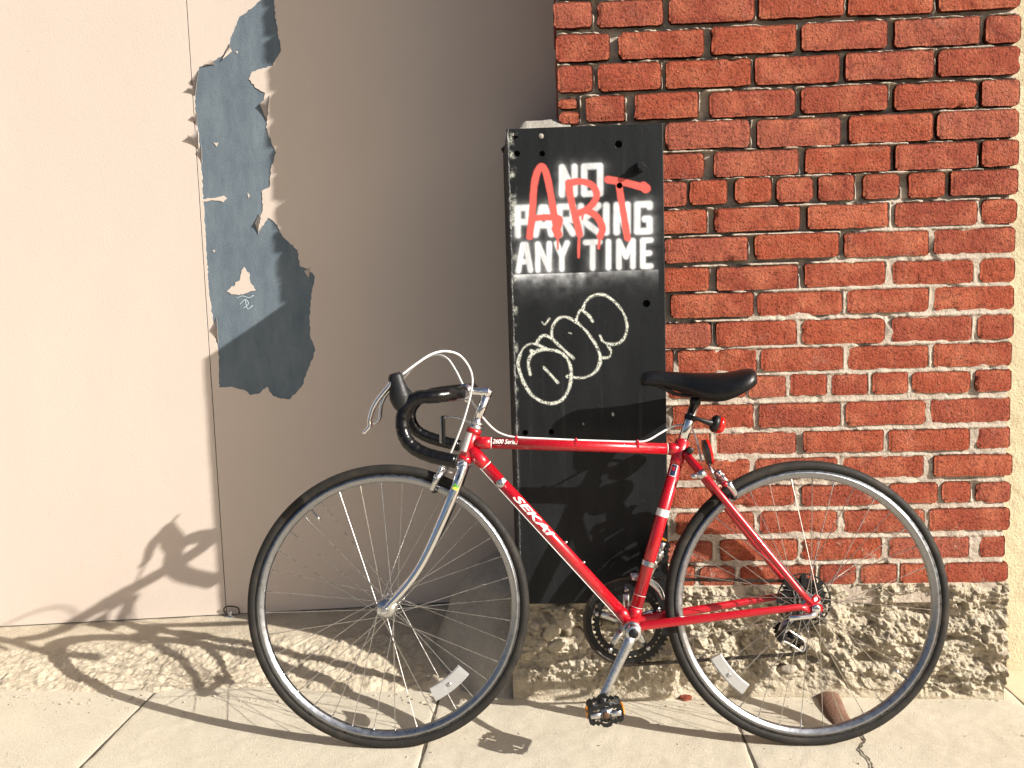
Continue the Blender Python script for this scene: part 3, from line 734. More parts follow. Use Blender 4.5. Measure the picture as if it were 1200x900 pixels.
# skirts back from the front sheet
nv = len(V); Vb = V.copy(); Vb[:, 1] += .008
ring = [i*nz for i in range(nx)]+[(nx-1)*nz+j for j in range(1, nz)]+[i*nz+nz-1 for i in range(nx-2, -1, -1)]+[j for j in range(nz-2, 0, -1)]
ring = np.array(ring); VV = np.concatenate([V, Vb[ring]]); L = len(ring); a = np.arange(L); b = (a+1) % L
SF = np.stack([ring[a], ring[b], nv+b, nv+a], -1)
plate = under(np_obj('plate', VV, np.concatenate([F, SF]), 'plate'), guard)
ca = plate.data.color_attributes.new('spray', 'FLOAT_COLOR', 'POINT')
colr = np.zeros((len(VV), 4), np.float32); colr[:nv, 0] = white; colr[:nv, 1] = red; colr[:nv, 2] = chalk; colr[:, 3] = 1
ca.data.foreach_set('color', colr.ravel())
# folded side plate, slightly splayed, running back to the doors
BX = GX0-.036
sp_ = MB(); sp_.add(([(GX0+.001, YP+.001, GZ0), (BX, YD-.03, GZ0), (BX, YD-.03, GZ1+.006), (GX0+.001, YP+.001, GZ1), (GX0+.010, YP+.004, GZ0), (BX+.009, YD-.03, GZ0), (BX+.009, YD-.03, GZ1+.006), (GX0+.010, YP+.004, GZ1)],
    [(0, 3, 2, 1), (4, 5, 6, 7), (3, 7, 6, 2), (0, 1, 5, 4), (1, 2, 6, 5)]))
under(sp_.build('side_plate', 'black_steel', smooth=False), guard)
wl = MB(); pts = [(GX0+.001+random.uniform(-.0008, .0008), YP+.001, GZ0+(GZ1-GZ0)*i/240) for i in range(241)]
wl.add(tube(pts, [random.uniform(.0026, .0046) for _ in pts], 8)); under(wl.build('welded_edge', 'weld'), guard)
bk = MB(); bk.add(box(((GX0+GX1)/2+.004, YP+.021, (GZ0+GZ1)/2), (GX1-GX0-.024, .004, GZ1-GZ0-.006), bev=.05)); under(bk.build('backing', 'dark', smooth=False), guard)  # added dark sheet, its near-black colour stands in for shade in the holes
# right edge closes back to the bricks
rp = MB(); rp.add(box((GX1-.0045, (YP+.009+YW+.004)/2, (GZ0+GZ1)/2), (.008, YW+.004-YP-.009, GZ1-GZ0-.01), bev=.05)); under(rp.build('flange', 'black_steel', smooth=False), guard)
# concrete filling with a domed cap
nx2, ny2 = 40, 50
cx0, cx1, cy0, cy1 = GX0+.008, PX0+.035, YP+.030, YD-.002
A_, B2 = np.meshgrid(np.linspace(0, 1, nx2), np.linspace(0, 1, ny2), indexing='ij'); A_, B2 = A_.ravel(), B2.ravel()
Yc = cy0+(cy1-cy0)*B2; Xl = GX0+(BX-GX0)*(Yc-YP)/(YD-YP)+.010; Xc = Xl+(cx1-Xl)*A_
P = np.stack([Xc, Yc, Xc*0], -1)
Zc = GZ1-.004+.038*sstep(0, .28, A_)*sstep(0, .12, B2)*(1-.25*sstep(.8, 1, A_))+fbm(P*30, 3)*.0022
ed_ = (A_ < 1e-6) | (A_ > 1-1e-6) | (B2 < 1e-6) | (B2 > 1-1e-6)
Vc = np.stack([Xc, Yc, Zc], -1); r2 = [i*ny2 for i in range(nx2)]+[(nx2-1)*ny2+j for j in range(1, ny2)]+[i*ny2+ny2-1 for i in range(nx2-2, -1, -1)]+[j for j in range(ny2-2, 0, -1)]
Vd = Vc[r2].copy(); Vd[:, 2] = GZ0; L = len(r2); a = np.arange(L); b = (a+1) % L; r2 = np.array(r2)
under(np_obj('concrete_core', np.concatenate([Vc, Vd]), np.concatenate([grid_faces(nx2, ny2), np.stack([r2[a], nx2*ny2+a, nx2*ny2+b, r2[b]], -1)]), 'grey_concrete'), guard)
tr = MB()   # black tarry strip behind the cap
tr.add(tube([(GX0-.035, YD-.06, GZ1+.012), (GX0+.02, YD-.05, GZ1+.045), (GX0+.075, YD-.05, GZ1+.060), (PX0+.01, YD-.06, GZ1+.052)], [.010, .022, .026, .03], 10)); under(tr.build('sealant_strip', 'black_steel'), guard)
c = onY(750, 196, YP); bo = MB()
bo.add(tube([c+Vector((0, .004, 0)), c+Vector((0, -.012, 0)), c+Vector((0, -.0125, 0))], [.0135, .0125, .010], 6)); bo.add(tube([c+Vector((0, -.010, 0)), c+Vector((0, -.024, 0))], .0075, 12))
under(bo.build('bolt', 'black_steel', smooth=False), guard)
c = onY(634, 159.5, YP); bo = MB(); bo.add(tube([c+Vector((0, .002, 0)), c+Vector((0, -.0015, 0))], [.0075, .0062], 14)); under(bo.build('plugged_hole', 'grey_concrete'), guard)

# rounded concrete guard stone at the foot of the corner
lv = []; nu, nv_ = 60, 36
cb = Vector((GX0-.010, YP+.262, gz(-.1)-.02))
U_, W_ = np.meshgrid(np.linspace(0, 2*math.pi, nu, endpoint=False), np.linspace(0, 1, nv_), indexing='ij'); U_, W_ = U_.ravel(), W_.ravel()
rx, ry = .27, .23
rad = np.cos(W_*math.pi/2)**.95
Xs, Ys, Zs = cb.x+rx*rad*np.cos(U_), cb.y+ry*rad*np.sin(U_), cb.z+.36*np.sin(W_*math.pi/2)**1.15
P = np.stack([Xs, Ys, Zs], -1); nn = fbm(P*8, 4)*.012+fbm(P*40, 3)*.003
Xs += nn*np.cos(U_); Ys += nn*np.sin(U_)
q = np.arange(nu*nv_).reshape(nu, nv_); Fq = np.stack([q[:, :-1], np.roll(q, -1, 0)[:, :-1], np.roll(q, -1, 0)[:, 1:], q[:, 1:]], -1).reshape(-1, 4)
tag(np_obj('guard_stone', np.stack([Xs, Ys, Zs], -1), Fq, 'grey_concrete'), 'rounded grey concrete lump at the foot of the black corner guard', 'guard stone')

# rusty pipe let into the pavement, brick crumb
a, b = onG(955, 797), onG(996, 858)
a.z = gz(a.x)+.006; b.z = gz(b.x)-.006
d_ = (b-a); pts = [a.lerp(b, t/8)+Vector((.006*math.sin(t*.8), 0, .004*math.sin(math.pi*t/8))) for t in range(9)]
pm = MB(); pm.add(tube(pts, [.022, .027, .029, .029, .030, .030, .029, .027, .020], 16, flat=(Vector((0, 0, 1)), .42)))
tag(pm.build('rusty_pipe', 'rust'), 'short rusty iron pipe half sunk in the pavement beside the rear tyre', 'pipe')
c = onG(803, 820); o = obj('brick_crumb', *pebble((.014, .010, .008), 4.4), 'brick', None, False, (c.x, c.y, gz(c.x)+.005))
tag(o, 'small crumb of red brick lying on the pavement', 'brick crumb')
# crack in the pavement by the rear wheel, dirt in it
cp = [onG(*q) for q in ((1006, 858), (1013, 870), (1007, 879), (1017, 889), (1021, 899), (1033, 914), (1036, 930))]
cv = []; pts = catmull([(q.x, q.y, 0) for q in cp], 5)
for i, q in enumerate(pts):
    wd_ = random.uniform(.0012, .0042); j_ = random.uniform(-.003, .003)
    cv += [(q.x-wd_+j_, q.y, gz(q.x)+.0034), (q.x+wd_+j_, q.y, gz(q.x)+.0034)]
o = obj('crack', cv, [(2*i, 2*i+1, 2*i+3, 2*i+2) for i in range(len(pts)-1)], 'joint', sidewalk, False)
# loose grit along the foot of the walls
gm = MB()
for i in range(420):
    X_ = random.uniform(-1.75, 1.15); t_ = random.random()
    Y_ = kerbY(X_)-abs(random.gauss(0, .045)) if t_ < .7 else random.uniform(1.75, 2.2)
    rr = random.choice((.0012, .0016, .002, .003, .0045 if t_ < .5 else .002))
    V, F = pebble((rr*random.uniform(.8, 1.5), rr, rr*.7), i*1.7, 1); gm.add(([v+Vector((X_, Y_, gz(X_)+rr*.3+.0006)) for v in V], F))
tag(gm.build('grit', 'stone', smooth=False), 'loose stone grit scattered along the foot of the wall', 'grit', kind='stuff')

#BIKE#
# ================================================================== BICYCLE
FC, RC, LEAN, WR = Vector((-.4256, 1.9903, 0)), Vector((.5782, 2.0311, -.0187)), R_(7.2), .34
eu = (RC-FC).normalized(); nh = Vector((-eu.y, eu.x, 0)).normalized(); wup = eu.cross(nh)
ev = nh*math.sin(LEAN)+wup*math.cos(LEAN); ew = nh*math.cos(LEAN)-wup*math.sin(LEAN)
WB = (RC-FC).length; BO = (FC+RC)/2
bike = empty('bicycle'); bm4 = Matrix((eu, ew, ev)).transposed().to_4x4(); bm4.translation = BO; bike.matrix_world = bm4
tag(bike, 'red racing bicycle with black drop bars leaning by the black corner guard', 'bicycle')
def B(px, py, wl=0.):
    """photo pixel -> bicycle-local point on the plane at lateral offset wl"""
    d = ray(px, py); t = (wl-(CAM-BO).dot(ew))/d.dot(ew); p = CAM+d*t-BO
    return Vector((p.dot(eu), wl, p.dot(ev)))
def Bs(L, wl=0.): return [B(*q[:2], q[2] if len(q) > 2 else wl) for q in L]
FH, RH = Vector((-WB/2, 0, WR)), Vector((WB/2, 0, WR))

# ---- wheels
def wheel(name, hub, rear, refl, valve_ang, phase):
    wh = empty(name, hub, bike)
    prof = [(.3275+.0125*math.cos(a), .0125*math.sin(a)) for a in [2*math.pi*i/14 for i in range(14)]]
    V, F = lathe(prof, 120); obj('tyre', V, F, 'rubber', wh)
    rp_ = [(.3175, -.0105), (.3075, -.0108), (.3065, -.0100), (.3000, -.0080), (.2975, -.0045), (.2970, 0), (.2975, .0045), (.3000, .0080), (.3065, .0100), (.3075, .0108), (.3175, .0105), (.312, .007), (.312, -.007)]
    obj('rim', *lathe(rp_, 120), 'rim', wh)
    fl = .033 if not rear else .030; fr = .0195 if not rear else .021
    ho = .0 if not rear else -.006
    hp = [(.005, -.052), (.0075, -.050), (.0085, -.040), (.012, -fl-.004), (fr+.003, -fl-.0025), (fr+.003, -fl+.0005), (.012, -fl+.004), (.009, -.018), (.009, .018), (.012, fl-.004), (fr+.003, fl-.0005), (fr+.003, fl+.0025), (.012, fl+.004), (.0085, .040), (.0075, .050), (.005, .052)]
    obj('hub', *lathe([(r, y+ho) for r, y in hp], 32, closed=False), 'alloy', wh)
    # spokes: 36, crossed three times, one shared mesh
    def ends(side, i):
        ar = phase+2*math.pi*(2*i+(0 if side > 0 else 1))/36
        s = 1 if i % 2 else -1; af = ar+s*R_(58)
        return Vector((fr*math.cos(af), side*fl+ho+.0012*s, fr*math.sin(af))), Vector((.2985*math.cos(ar), side*.002, .2985*math.sin(ar)))
    p0, p1 = ends(1, 0); L = (p1-p0).length
    V, F = tube([(0, 0, 0), (0, 0, L-.014), (0, 0, L-.0139), (0, 0, L)], [.00095, .00095, .0017, .0017], 6)
    sm = bpy.data.meshes.new('spoke'); sm.from_pydata([tuple(v) for v in V], [], F); sm.materials.append(M['steel'])
    for side in (1, -1):
        for i in range(18):
            a, b = ends(side, i); o = link('spoke', sm, wh)
            o.matrix_local = Matrix.Translation(a) @ frame_to(b-a).to_4x4() @ Matrix.Diagonal((1, 1, (b-a).length/L, 1))
    c = Vector((math.cos(valve_ang), 0, math.sin(valve_ang))); vm = MB()
    vm.add(tube([c*.298, c*.275, c*.2745, c*.266, c*.2655, c*.259], [.003, .003, .0036, .0036, .0022, .0022], 10)); obj('valve', vm.v, vm.f, 'alloy', wh)
    ac, rr_, span, w_ = refl; V = []; F = []; n_ = 24
    prof = [(-w_/2, -.004), (-w_/2+.003, -.0065), (w_/2-.003, -.0065), (w_/2, -.004), (w_/2, .003), (-w_/2, .003)]
    for i in range(n_):
        a = ac+span*(i/(n_-1)-.5)
        for (dr_, y) in prof: V.append(Vector(((rr_+dr_)*math.cos(a), y-.006, (rr_+dr_)*math.sin(a))))
    k_ = len(prof)
    for i in range(n_-1):
        for j in range(k_): F.append((i*k_+j, i*k_+(j+1) % k_, (i+1)*k_+(j+1) % k_, (i+1)*k_+j))
    F += [tuple(range(k_)), tuple(range((n_-1)*k_, n_*k_))[::-1]]
    obj('reflector', V, F, 'reflector', wh, False)
    c = Vector((math.cos(ac), 0, math.sin(ac)))*rr_; o = MB(); o.add(tube([c+Vector((0, -.005, 0)), c+Vector((0, -.0145, 0)), c+Vector((0, -.015, 0))], [.005, .005, .003], 10)); o.build('reflector_screw', 'alloy', wh)
    return wh
def ang(px, py, hub): q = B(px, py)-hub; return math.atan2(q.z, q.x), math.hypot(q.x, q.z)
a_, r_ = ang(527, 800, FH); wheel('front_wheel', FH, False, (a_, r_, .40, .034), ang(364, 596, FH)[0], .05)
a_, r_ = ang(853, 789, RH); wheel('rear_wheel', RH, True, (a_, r_, .42, .030), R_(-38), .11)

# ---- frame
frame = empty('frame', (0, 0, 0), bike)
HT, HB = B(556.5, 501), B(543.5, 542); ST, BBc = B(799.5, 519), B(739.5, 733)
def tb(name, pts, rad, material='red', parent=frame, seg=20, **kw):
    V, F = tube(pts, rad, seg, **kw); return obj(name, V, F, material, parent)
ax = (HT-HB).normalized()
tb('head_tube', [HB+ax*.004, HT-ax*.004], .0165)
TT0, TT1 = B(556, 518.5), B(797, 526.5); tb('top_tube', [TT0, TT1], .0135)
DT0, DT1 = B(551, 526), B(736, 727); tb('down_tube', [DT0, DT1], .0150)
tb('seat_tube', [ST, BBc], .0150)
class LB:
    def add(s, vf): obj('lug', vf[0], vf[1], 'red', frame)
lug = LB()
d = (TT1-TT0).normalized(); lug.add(tube([TT0, TT0+d*.028, TT0+d*.040], [.0155, .0152, .0140], 20)); lug.add(tube([TT1-d*.030, TT1-d*.02, TT1], [.0140, .0152, .0155], 20))
d = (DT1-DT0).normalized(); lug.add(tube([DT0, DT0+d*.040, DT0+d*.055], [.0168, .0165, .0153], 20)); lug.add(tube([DT1-d*.035, DT1-d*.022, DT1], [.0153, .0166, .0168], 20))
sd_ = (BBc-ST).normalized(); lug.add(tube([ST-sd_*.006, ST-sd_*.0055, ST+sd_*.045, ST+sd_*.055], [.0150, .0168, .0168, .0153], 20)); lug.add(tube([BBc-sd_*.045, BBc-sd_*.033, BBc], [.0153, .0167, .0167], 20))
lug.add(tube([HB+ax*.003, HB+ax*.010, HB+ax*.016], [.0180, .0182, .0167], 20)); lug.add(tube([HT-ax*.016, HT-ax*.010, HT-ax*.003], [.0167, .0182, .0180], 20))
lug.add(tube([BBc+Vector((0, -.034, 0)), BBc+Vector((0, .034, 0))], .0205, 28))
SSt = ST+sd_*.014; DO = B(940, 703, -.062)
for s in (-1, 1):
    a = B(803, 530, -.019); a = Vector((a.x, s*.019, a.z)); e = B(936, 691.5, -.060); e = Vector((e.x, s*.060, e.z)); dz_ = Vector((RH.x-.008, s*.062, RH.z+.012))
    tb('seat_stay', [a, a.lerp(e, .33), a.lerp(e, .66), e, dz_], [.0080, .0086, .0084, .0078, .0062], seg=14)
    a = BBc+Vector((.012, s*.026, -.004)); b0 = B(754, 733, -.03); b0 = Vector((b0.x, s*.030, b0.z)); e = B(938, 711.5, -.062); e = Vector((e.x, s*.062, e.z)); dz_ = Vector((RH.x-.014, s*.063, RH.z-.004))
    tb('chain_stay', [a, b0, b0.lerp(e, .5), e, dz_], [.0110, .0112, .0100, .0078, .0065], seg=14)
    dp = [(-.030, .006), (-.020, .016), (-.008, .022), (.004, .013), (.016, .008), (.018, -.006), (.006, -.010), (-.008, -.013), (-.024, -.010)]
    V, F = prism([(RH.x+p_[0], RH.z+p_[1]) for p_ in dp], s*.061-.003, s*.061+.003); obj('dropout', V, F, 'red', frame, False)
lp = RH+Vector((.002, -.062, .022)); V, F = tube([lp+Vector((.0075*math.cos(t), 0, .0075*math.sin(t))) for t in [2*math.pi*i/14 for i in range(14)]], .003, 8, closed=True); obj('eyelet', V, F, 'red', frame)
br = B(846, 566); tb('brake_bridge', [Vector((br.x, -.037, br.z)), Vector((br.x, .037, br.z))], .006)
sb_ = B(809, 528, -.030); V, F = tube([sb_+Vector((0, .05, 0)), sb_, sb_+Vector((0, -.0006, 0))], [.0080, .0080, .0045], 16); obj('seat_bolt', V, F, 'black_metal', frame)
# stripes, badge and lettering
def ring(p, d, r, L, material, name='stripe', parent=frame):
    d = Vector(d).normalized(); V, F = tube([p-d*L/2, p+d*L/2], r, 24, caps=False); return obj(name, V, F, material, parent)
q = ST+sd_*((B(778, 601)-ST).dot(sd_)); ring(q, sd_, .01535, .018, 'white_paint', 'white_band')
q = ST+sd_*((B(760, 660)-ST).dot(sd_)); ring(q, sd_, .0172, .012, 'alloy', 'clamp_band')
for t in (.965, .93): pass
d = (DT1-DT0).normalized(); ring(DT0+d*.056, d, .0156, .0022, 'white_paint')
d = (TT1-TT0).normalized(); ring(TT0+d*.041, d, .0141, .0022, 'white_paint'); ring(TT1-d*.031, d, .0141, .0016, 'white_paint')
for py in (697, 712): q = ST+sd_*((B(750, py)-ST).dot(sd_)); ring(q, sd_, .0153, .0010, 'white_paint')
def on_tube(A, E, r, V2, th0=0.):
    """wrap flat (x along, y up) points on a tube, facing the camera side"""
    e = (E-A).normalized(); up = Vector((-e.z, 0, e.x)); c = Vector((0, -1, 0)); o = []
    for x, y in V2: th = y/r+th0; o.append(A+e*x+(c*math.cos(th)+up*math.sin(th))*r)
    return o
def quadpatch(A, E, r, x0, x1, y0, y1, material, name, parent=frame, th0=0., sk=0.):
    n_ = 8; pts = []
    for j in range(n_+1):
        y = y0+(y1-y0)*j/n_; pts += [(x0+sk*y, y), (x1+sk*y, y)]
    V = on_tube(A, E, r, pts, th0); return obj(name, V, [(2*j, 2*j+1, 2*j+3, 2*j+2) for j in range(n_)], material, parent)
def lettering(txt, A, E, r, x0, size, th0, material, sx=1., shear=.3, name='lettering', y0=0., bold=0.):
    cu = bpy.data.curves.new('lettering', 'FONT'); cu.body = txt; cu.size = size; cu.shear = shear; cu.align_y = 'CENTER'; cu.resolution_u = 3; cu.offset = bold
    tmp = bpy.data.objects.new('tmp', cu); COL.objects.link(tmp)
    dg = bpy.context.evaluated_depsgraph_get(); me = bpy.data.meshes.new_from_object(tmp.evaluated_get(dg)); bpy.data.objects.remove(tmp); bpy.data.curves.remove(cu)
    b = bmesh.new(); b.from_mesh(me); bpy.data.meshes.remove(me)
    for i in range(-6, 7):
        bmesh.ops.bisect_plane(b, geom=list(b.verts)+list(b.edges)+list(b.faces), plane_co=(0, i*size*.1, 0), plane_no=(0, 1, 0))
    b.verts.index_update(); V = on_tube(A, E, r, [(x0+v.co.x*sx, y0+v.co.y) for v in b.verts], th0); F = [tuple(v.index for v in f.verts) for f in b.faces]; b.free()
    return obj(name, V, F, material, frame)
d = (DT1-DT0).normalized(); xs_ = (B(601, 581)-DT0).dot(d); xe_ = (B(649, 630)-DT0).dot(d)
lettering('SEKAI', DT0, DT1, .01530, xs_, .024, .25, 'white_paint', (xe_-xs_)/.068, .35, bold=.0006)
d = (TT1-TT0).normalized(); lettering('2600 Series', TT0, TT1, .01385, (B(577, 520)-TT0).dot(d), .0165, .35, 'white_paint', .78, .3, bold=.0002)
q = (B(779, 600)-ST).dot(sd_)
quadpatch(HT, HB, .0168, .012, .062, -.016, .004, 'white_paint', 'head_badge', th0=-.3)
q = (B(788, 552)-ST).dot(sd_)
quadpatch(ST, BBc, .0152, q-.018, q+.012, -.008, .008, 'white_paint', 'sticker', th0=-.35); quadpatch(ST, BBc, .0154, q-.016, q+.010, -.0062, .0062, 'sticker_blue', 'sticker', th0=-.35); quadpatch(ST, BBc, .0156, q-.012, q-.002, -.004, .002, 'red_lens', 'sticker', th0=-.35)
for (px, py) in ((663, 635.5), (684, 659)):
    p_ = B(px, py); bo = MB(); n_ = Vector((DT1-DT0).normalized()); up = Vector((-n_.z, 0, n_.x)); bo.add(tube([p_-up*.004, p_+up*.003, p_+up*.0035], [.004, .004, .0025], 10)); bo.build('bottle_boss', 'alloy', frame)

# ---- fork
fork = empty('fork', (0, 0, 0), bike)
bl = Bs([(543, 545), (533.5, 573), (518, 611), (497, 656), (477, 686), (460, 710)], -.046)
for s in (-1, 1):
    off = [.030, .040, .045, .048, .050, .0505]; pts = [Vector((p_.x, s*off[i], p_.z)) for i, p_ in enumerate(bl)]
    end = Vector((FH.x, s*.0505, FH.z)); pts[-1] = end+Vector((.006, 0, .008))
    V, F = tube(catmull(pts+[end+Vector((-.003, 0, -.004))], 6), [.0125, .0128, .0120, .0100, .0082, .0072, .0078], 16); obj('fork_blade', V, F, 'chrome', fork)
cr = B(542.5, 545); V, F = tube([cr+Vector((0, -.036, -.004)), cr+Vector((0, -.022, .002)), cr+Vector((0, .022, .002)), cr+Vector((0, .036, -.004))], [.0125, .0155, .0155, .0125], 16); obj('fork_crown', V, F, 'chrome', fork)
for (p_, L) in ((HB-ax*.001, [(-.006, .0165), (-.003, .0190), (.001, .0190), (.004, .0175)]), (HT, [(-.004, .0172), (0, .0185), (.004, .0185), (.0045, .0165), (.009, .0165), (.0095, .0180), (.013, .0180), (.015, .0125)])):
    obj('headset_cup', *tube([p_+ax*l for l, r in L], [r for l, r in L], 24), 'alloy', fork)
q0, q1 = bl[0].copy(), bl[1].copy(); q0.y, q1.y = -.030, -.040
n_ = (q1-q0).length; quadpatch(Vector((q0.x, q0.y, q0.z)), q1, .0132, n_*.78, n_*.78+.009, -.008, .008, 'sticker_green', 'sticker', fork); quadpatch(q0, q1, .0133, n_*.78+.009, n_*.78+.015, -.008, .008, 'sticker_yellow', 'sticker', fork)
ft = MB(); ft.add(tube([FH+Vector((0, -.049, 0)), FH+Vector((0, -.058, 0)), FH+Vector((0, -.062, 0)), FH+Vector((0, -.0625, 0))], [.0088, .0088, .0070, .004], 6)); obj('axle_nut', *tube([FH+Vector((0, .05, 0)), FH+Vector((0, .062, 0))], .0085, 6), 'chrome', fork, False); ft.add(tube([FH+Vector((0, -.0485, 0)), FH+Vector((0, -.050, 0))], .0115, 16))
ft.build('axle_nut', 'chrome', fork, False)

# ---- stem and handlebar
st0 = HT+ax*.010; st1 = B(571.5, 459.5); clamp = B(546, 458.5)
stem = MB(); stem.add(tube([st0, st1-ax*.002], [.0108, .0112], 20)); stem.add(tube(catmull([st1+ax*.004+Vector((.002, 0, -.004)), st1+Vector((-.010, 0, .001)), (st1+clamp)/2, clamp], 5), [.0122, .0122, .0105, .0105], 20)); stem.add(tube([st1-ax*.010, st1+ax*.0045, st1+ax*.0055], [.0115, .0122, .0100], 20))
stem.add(tube([clamp+Vector((0, -.024, 0)), clamp+Vector((0, .024, 0))], .0185, 24)); bp = clamp+Vector((.004, 0, -.020)); stem.add(box(bp, (.014, .022, .014)))
stem.build('stem', 'chrome', bike)
nb = [(543, 459, -.028), (541, 460.5, -.08), (537, 462, -.13), (526, 462.5, -.168), (509, 464.5, -.188), (490, 466, -.192), (477, 475, -.194), (471.5, 490, -.195), (472.5, 506, -.196), (479, 519, -.197), (491, 528.5, -.198), (508, 535, -.200), (533, 540.5, -.202)]
fb = [(549, 457, .028), (552.5, 456.5, .08), (553, 456, .13), (544, 456.5, .168), (526, 458.5, .188), (507, 461.5, .192), (491, 468, .194), (482, 479, .195), (481, 491, .196), (487, 503, .197), (498, 510.5, .198), (514, 516, .200), (537, 522, .202)]
hb = empty('handlebar', (0, 0, 0), bike)
def barmesh(L, name):
    pts = catmull(Bs(L), 10); rad = []
    s = 0
    for i, p_ in enumerate(pts):
        if i: s += (p_-pts[i-1]).length
        rad.append(.0150+.0009*((s % .020)/.020))          # overlapping turns of tape
    V, F = tube(pts, rad, 18); obj(name, V, F, 'tape', hb)
    V, F = tube([pts[-1], pts[-1]+(pts[-1]-pts[-2]).normalized()*.004, pts[-1]+(pts[-1]-pts[-2]).normalized()*.006], [.0158, .0150, .011], 16); obj('bar_plug', V, F, 'black_metal', hb)
barmesh(nb, 'taped_bar'); barmesh(fb, 'taped_bar')
V, F = tube([clamp+Vector((0, -.05, 0)), clamp+Vector((0, .05, 0))], .0128, 18); obj('bar_centre', V, F, 'chrome', hb)

# ---- brake levers
def lever(shift, wl, hoodpts, blade):
    lv_ = empty('brake_lever', (0, 0, 0), bike)
    H = MB(); pts, rad = zip(*[(B(x, y, wl), r) for x, y, r in hoodpts]); H.add(tube(catmull(pts, 5), list(rad), 16, flat=(Vector((0, 1, 0)), .72))); H.build('hood', 'hood', lv_)
    V, F = tube(catmull(Bs(blade, wl), 6), [.0050, .0062, .0060, .0056, .0052, .0050, .0040], 12, flat=(Vector((0, 1, 0)), 1.0)); 
    V = [Vector((v.x, wl+(v.y-wl)*1.7, v.z)) for v in V]; obj('lever_blade', V, F, 'chrome', lv_)
lever(0, -.196, [(474, 481, .014), (471.5, 474, .0205), (468.5, 465, .0235), (466.5, 455, .0195), (464.5, 447, .0170), (463, 441, .0160), (462, 437.5, .0115)], [(460, 446), (455, 454), (445, 466), (437.5, 478), (433.5, 491), (433, 500), (426, 508)])
lever(0, .196, [(483, 481, .014), (480, 475, .0205), (475, 466, .0235), (471, 459, .0195), (467.5, 453, .0170), (465, 449.5, .0160), (462.5, 447.5, .0115)], [(463, 451), (457, 457), (452, 463), (447.5, 472), (446, 483), (444.5, 491), (438.5, 497)])
# ---- cables
def cable(L, r=.0026, name='brake_cable', material='cable'):
    V, F = tube(catmull(Bs(L), 8), r, 8); return obj(name, V, F, material, bike)
cable([(471, 439, -.196), (489, 425.5, -.19), (506, 415, -.17), (522, 411.6, -.14), (538, 416, -.11), (549, 429, -.09), (553.5, 444, -.08), (551, 464, -.07), (544, 490, -.06), (536, 512, -.05), (528, 531, -.035), (520, 548, -.02)])
cable([(471, 446, .190), (485, 430, .18), (501, 419, .16), (514, 416, .13), (525, 421, .10), (534, 434, .07), (542, 450, .045), (549, 464, .03), (558, 478, .022), (568, 492, .014), (580, 504, .006), (592, 510, .002), (606, 512.5, 0), (640, 514.2, 0), (675, 515.8, 0), (712, 517, 0), (747, 517.8, 0), (760, 515.5, 0), (774, 507.5, .004), (788, 500, .012), (802, 498, .022), (812, 505, .026), (818, 522, .022), (822, 541, .012)])
for (px, py) in ((605, 516), (675, 519), (747, 521)):
    p_ = B(px, py); ring(p_+Vector((0, 0, -.0045)), (TT1-TT0), .0140, .005, 'red', 'cable_clip', frame)
    cl = MB(); cl.add(box(p_+Vector((0, 0, .008)), (.005, .006, .008))); cl.build('cable_clip', 'red', frame)
d = (DT1-DT0).normalized(); up = Vector((-d.z, 0, d.x))
V, F = tube([DT0+d*.05-up*.0135+Vector((0, -.010, 0)), DT1-up*.0135+Vector((0, -.010, 0))], .0010, 6); obj('shift_cable', V, F, 'white_paint', bike)
# ---- down-tube shifters
sh = empty('shift_levers', (0, 0, 0), bike); c = B(587, 565.5)
for s in (-1, 1):
    q = MB(); q.add(tube([c+Vector((0, s*.010, 0)), c+Vector((0, s*.022, 0)), c+Vector((0, s*.0265, 0)), c+Vector((0, s*.027, 0))], [.0095, .0105, .0085, .0045], 20)); q.build('lever_pivot', 'alloy', sh)
    q = MB(); q.add(tube(catmull([c+Vector((0, s*.020, 0)), c+d*-.022+Vector((0, s*.023, 0))-up*.004, c+d*-.050+Vector((0, s*.026, 0))-up*.010], 4), [.005, .0042, .0048], 10, flat=(Vector((0, 1, 0)), .6)))
    if s > 0: q.build('lever_arm', 'alloy', sh)
    else: ring(c, d, .0172, .010, 'alloy', 'clamp', sh)
# ---- front reflector on its bracket
fr_ = empty('front_reflector', (0, 0, 0), bike)
V, F = tube(catmull(Bs([(556, 498, -.012), (548, 494, -.008), (537, 489.5, -.004), (523, 488.5, 0), (519, 492, 0)]), 5), .0026, 8, flat=(Vector((0, 1, 0)), 1)); obj('bracket', V, F, 'alloy', fr_)
c = (B(517.2, 489)+B(518.2, 518))/2; V, F = box(c, (.007, .052, .064), bev=.3); obj('lens', V, F, 'reflector', fr_); V, F = box(c+Vector((.0045, 0, 0)), (.004, .056, .068), bev=.2); obj('backing', V, F, 'black_metal', fr_)

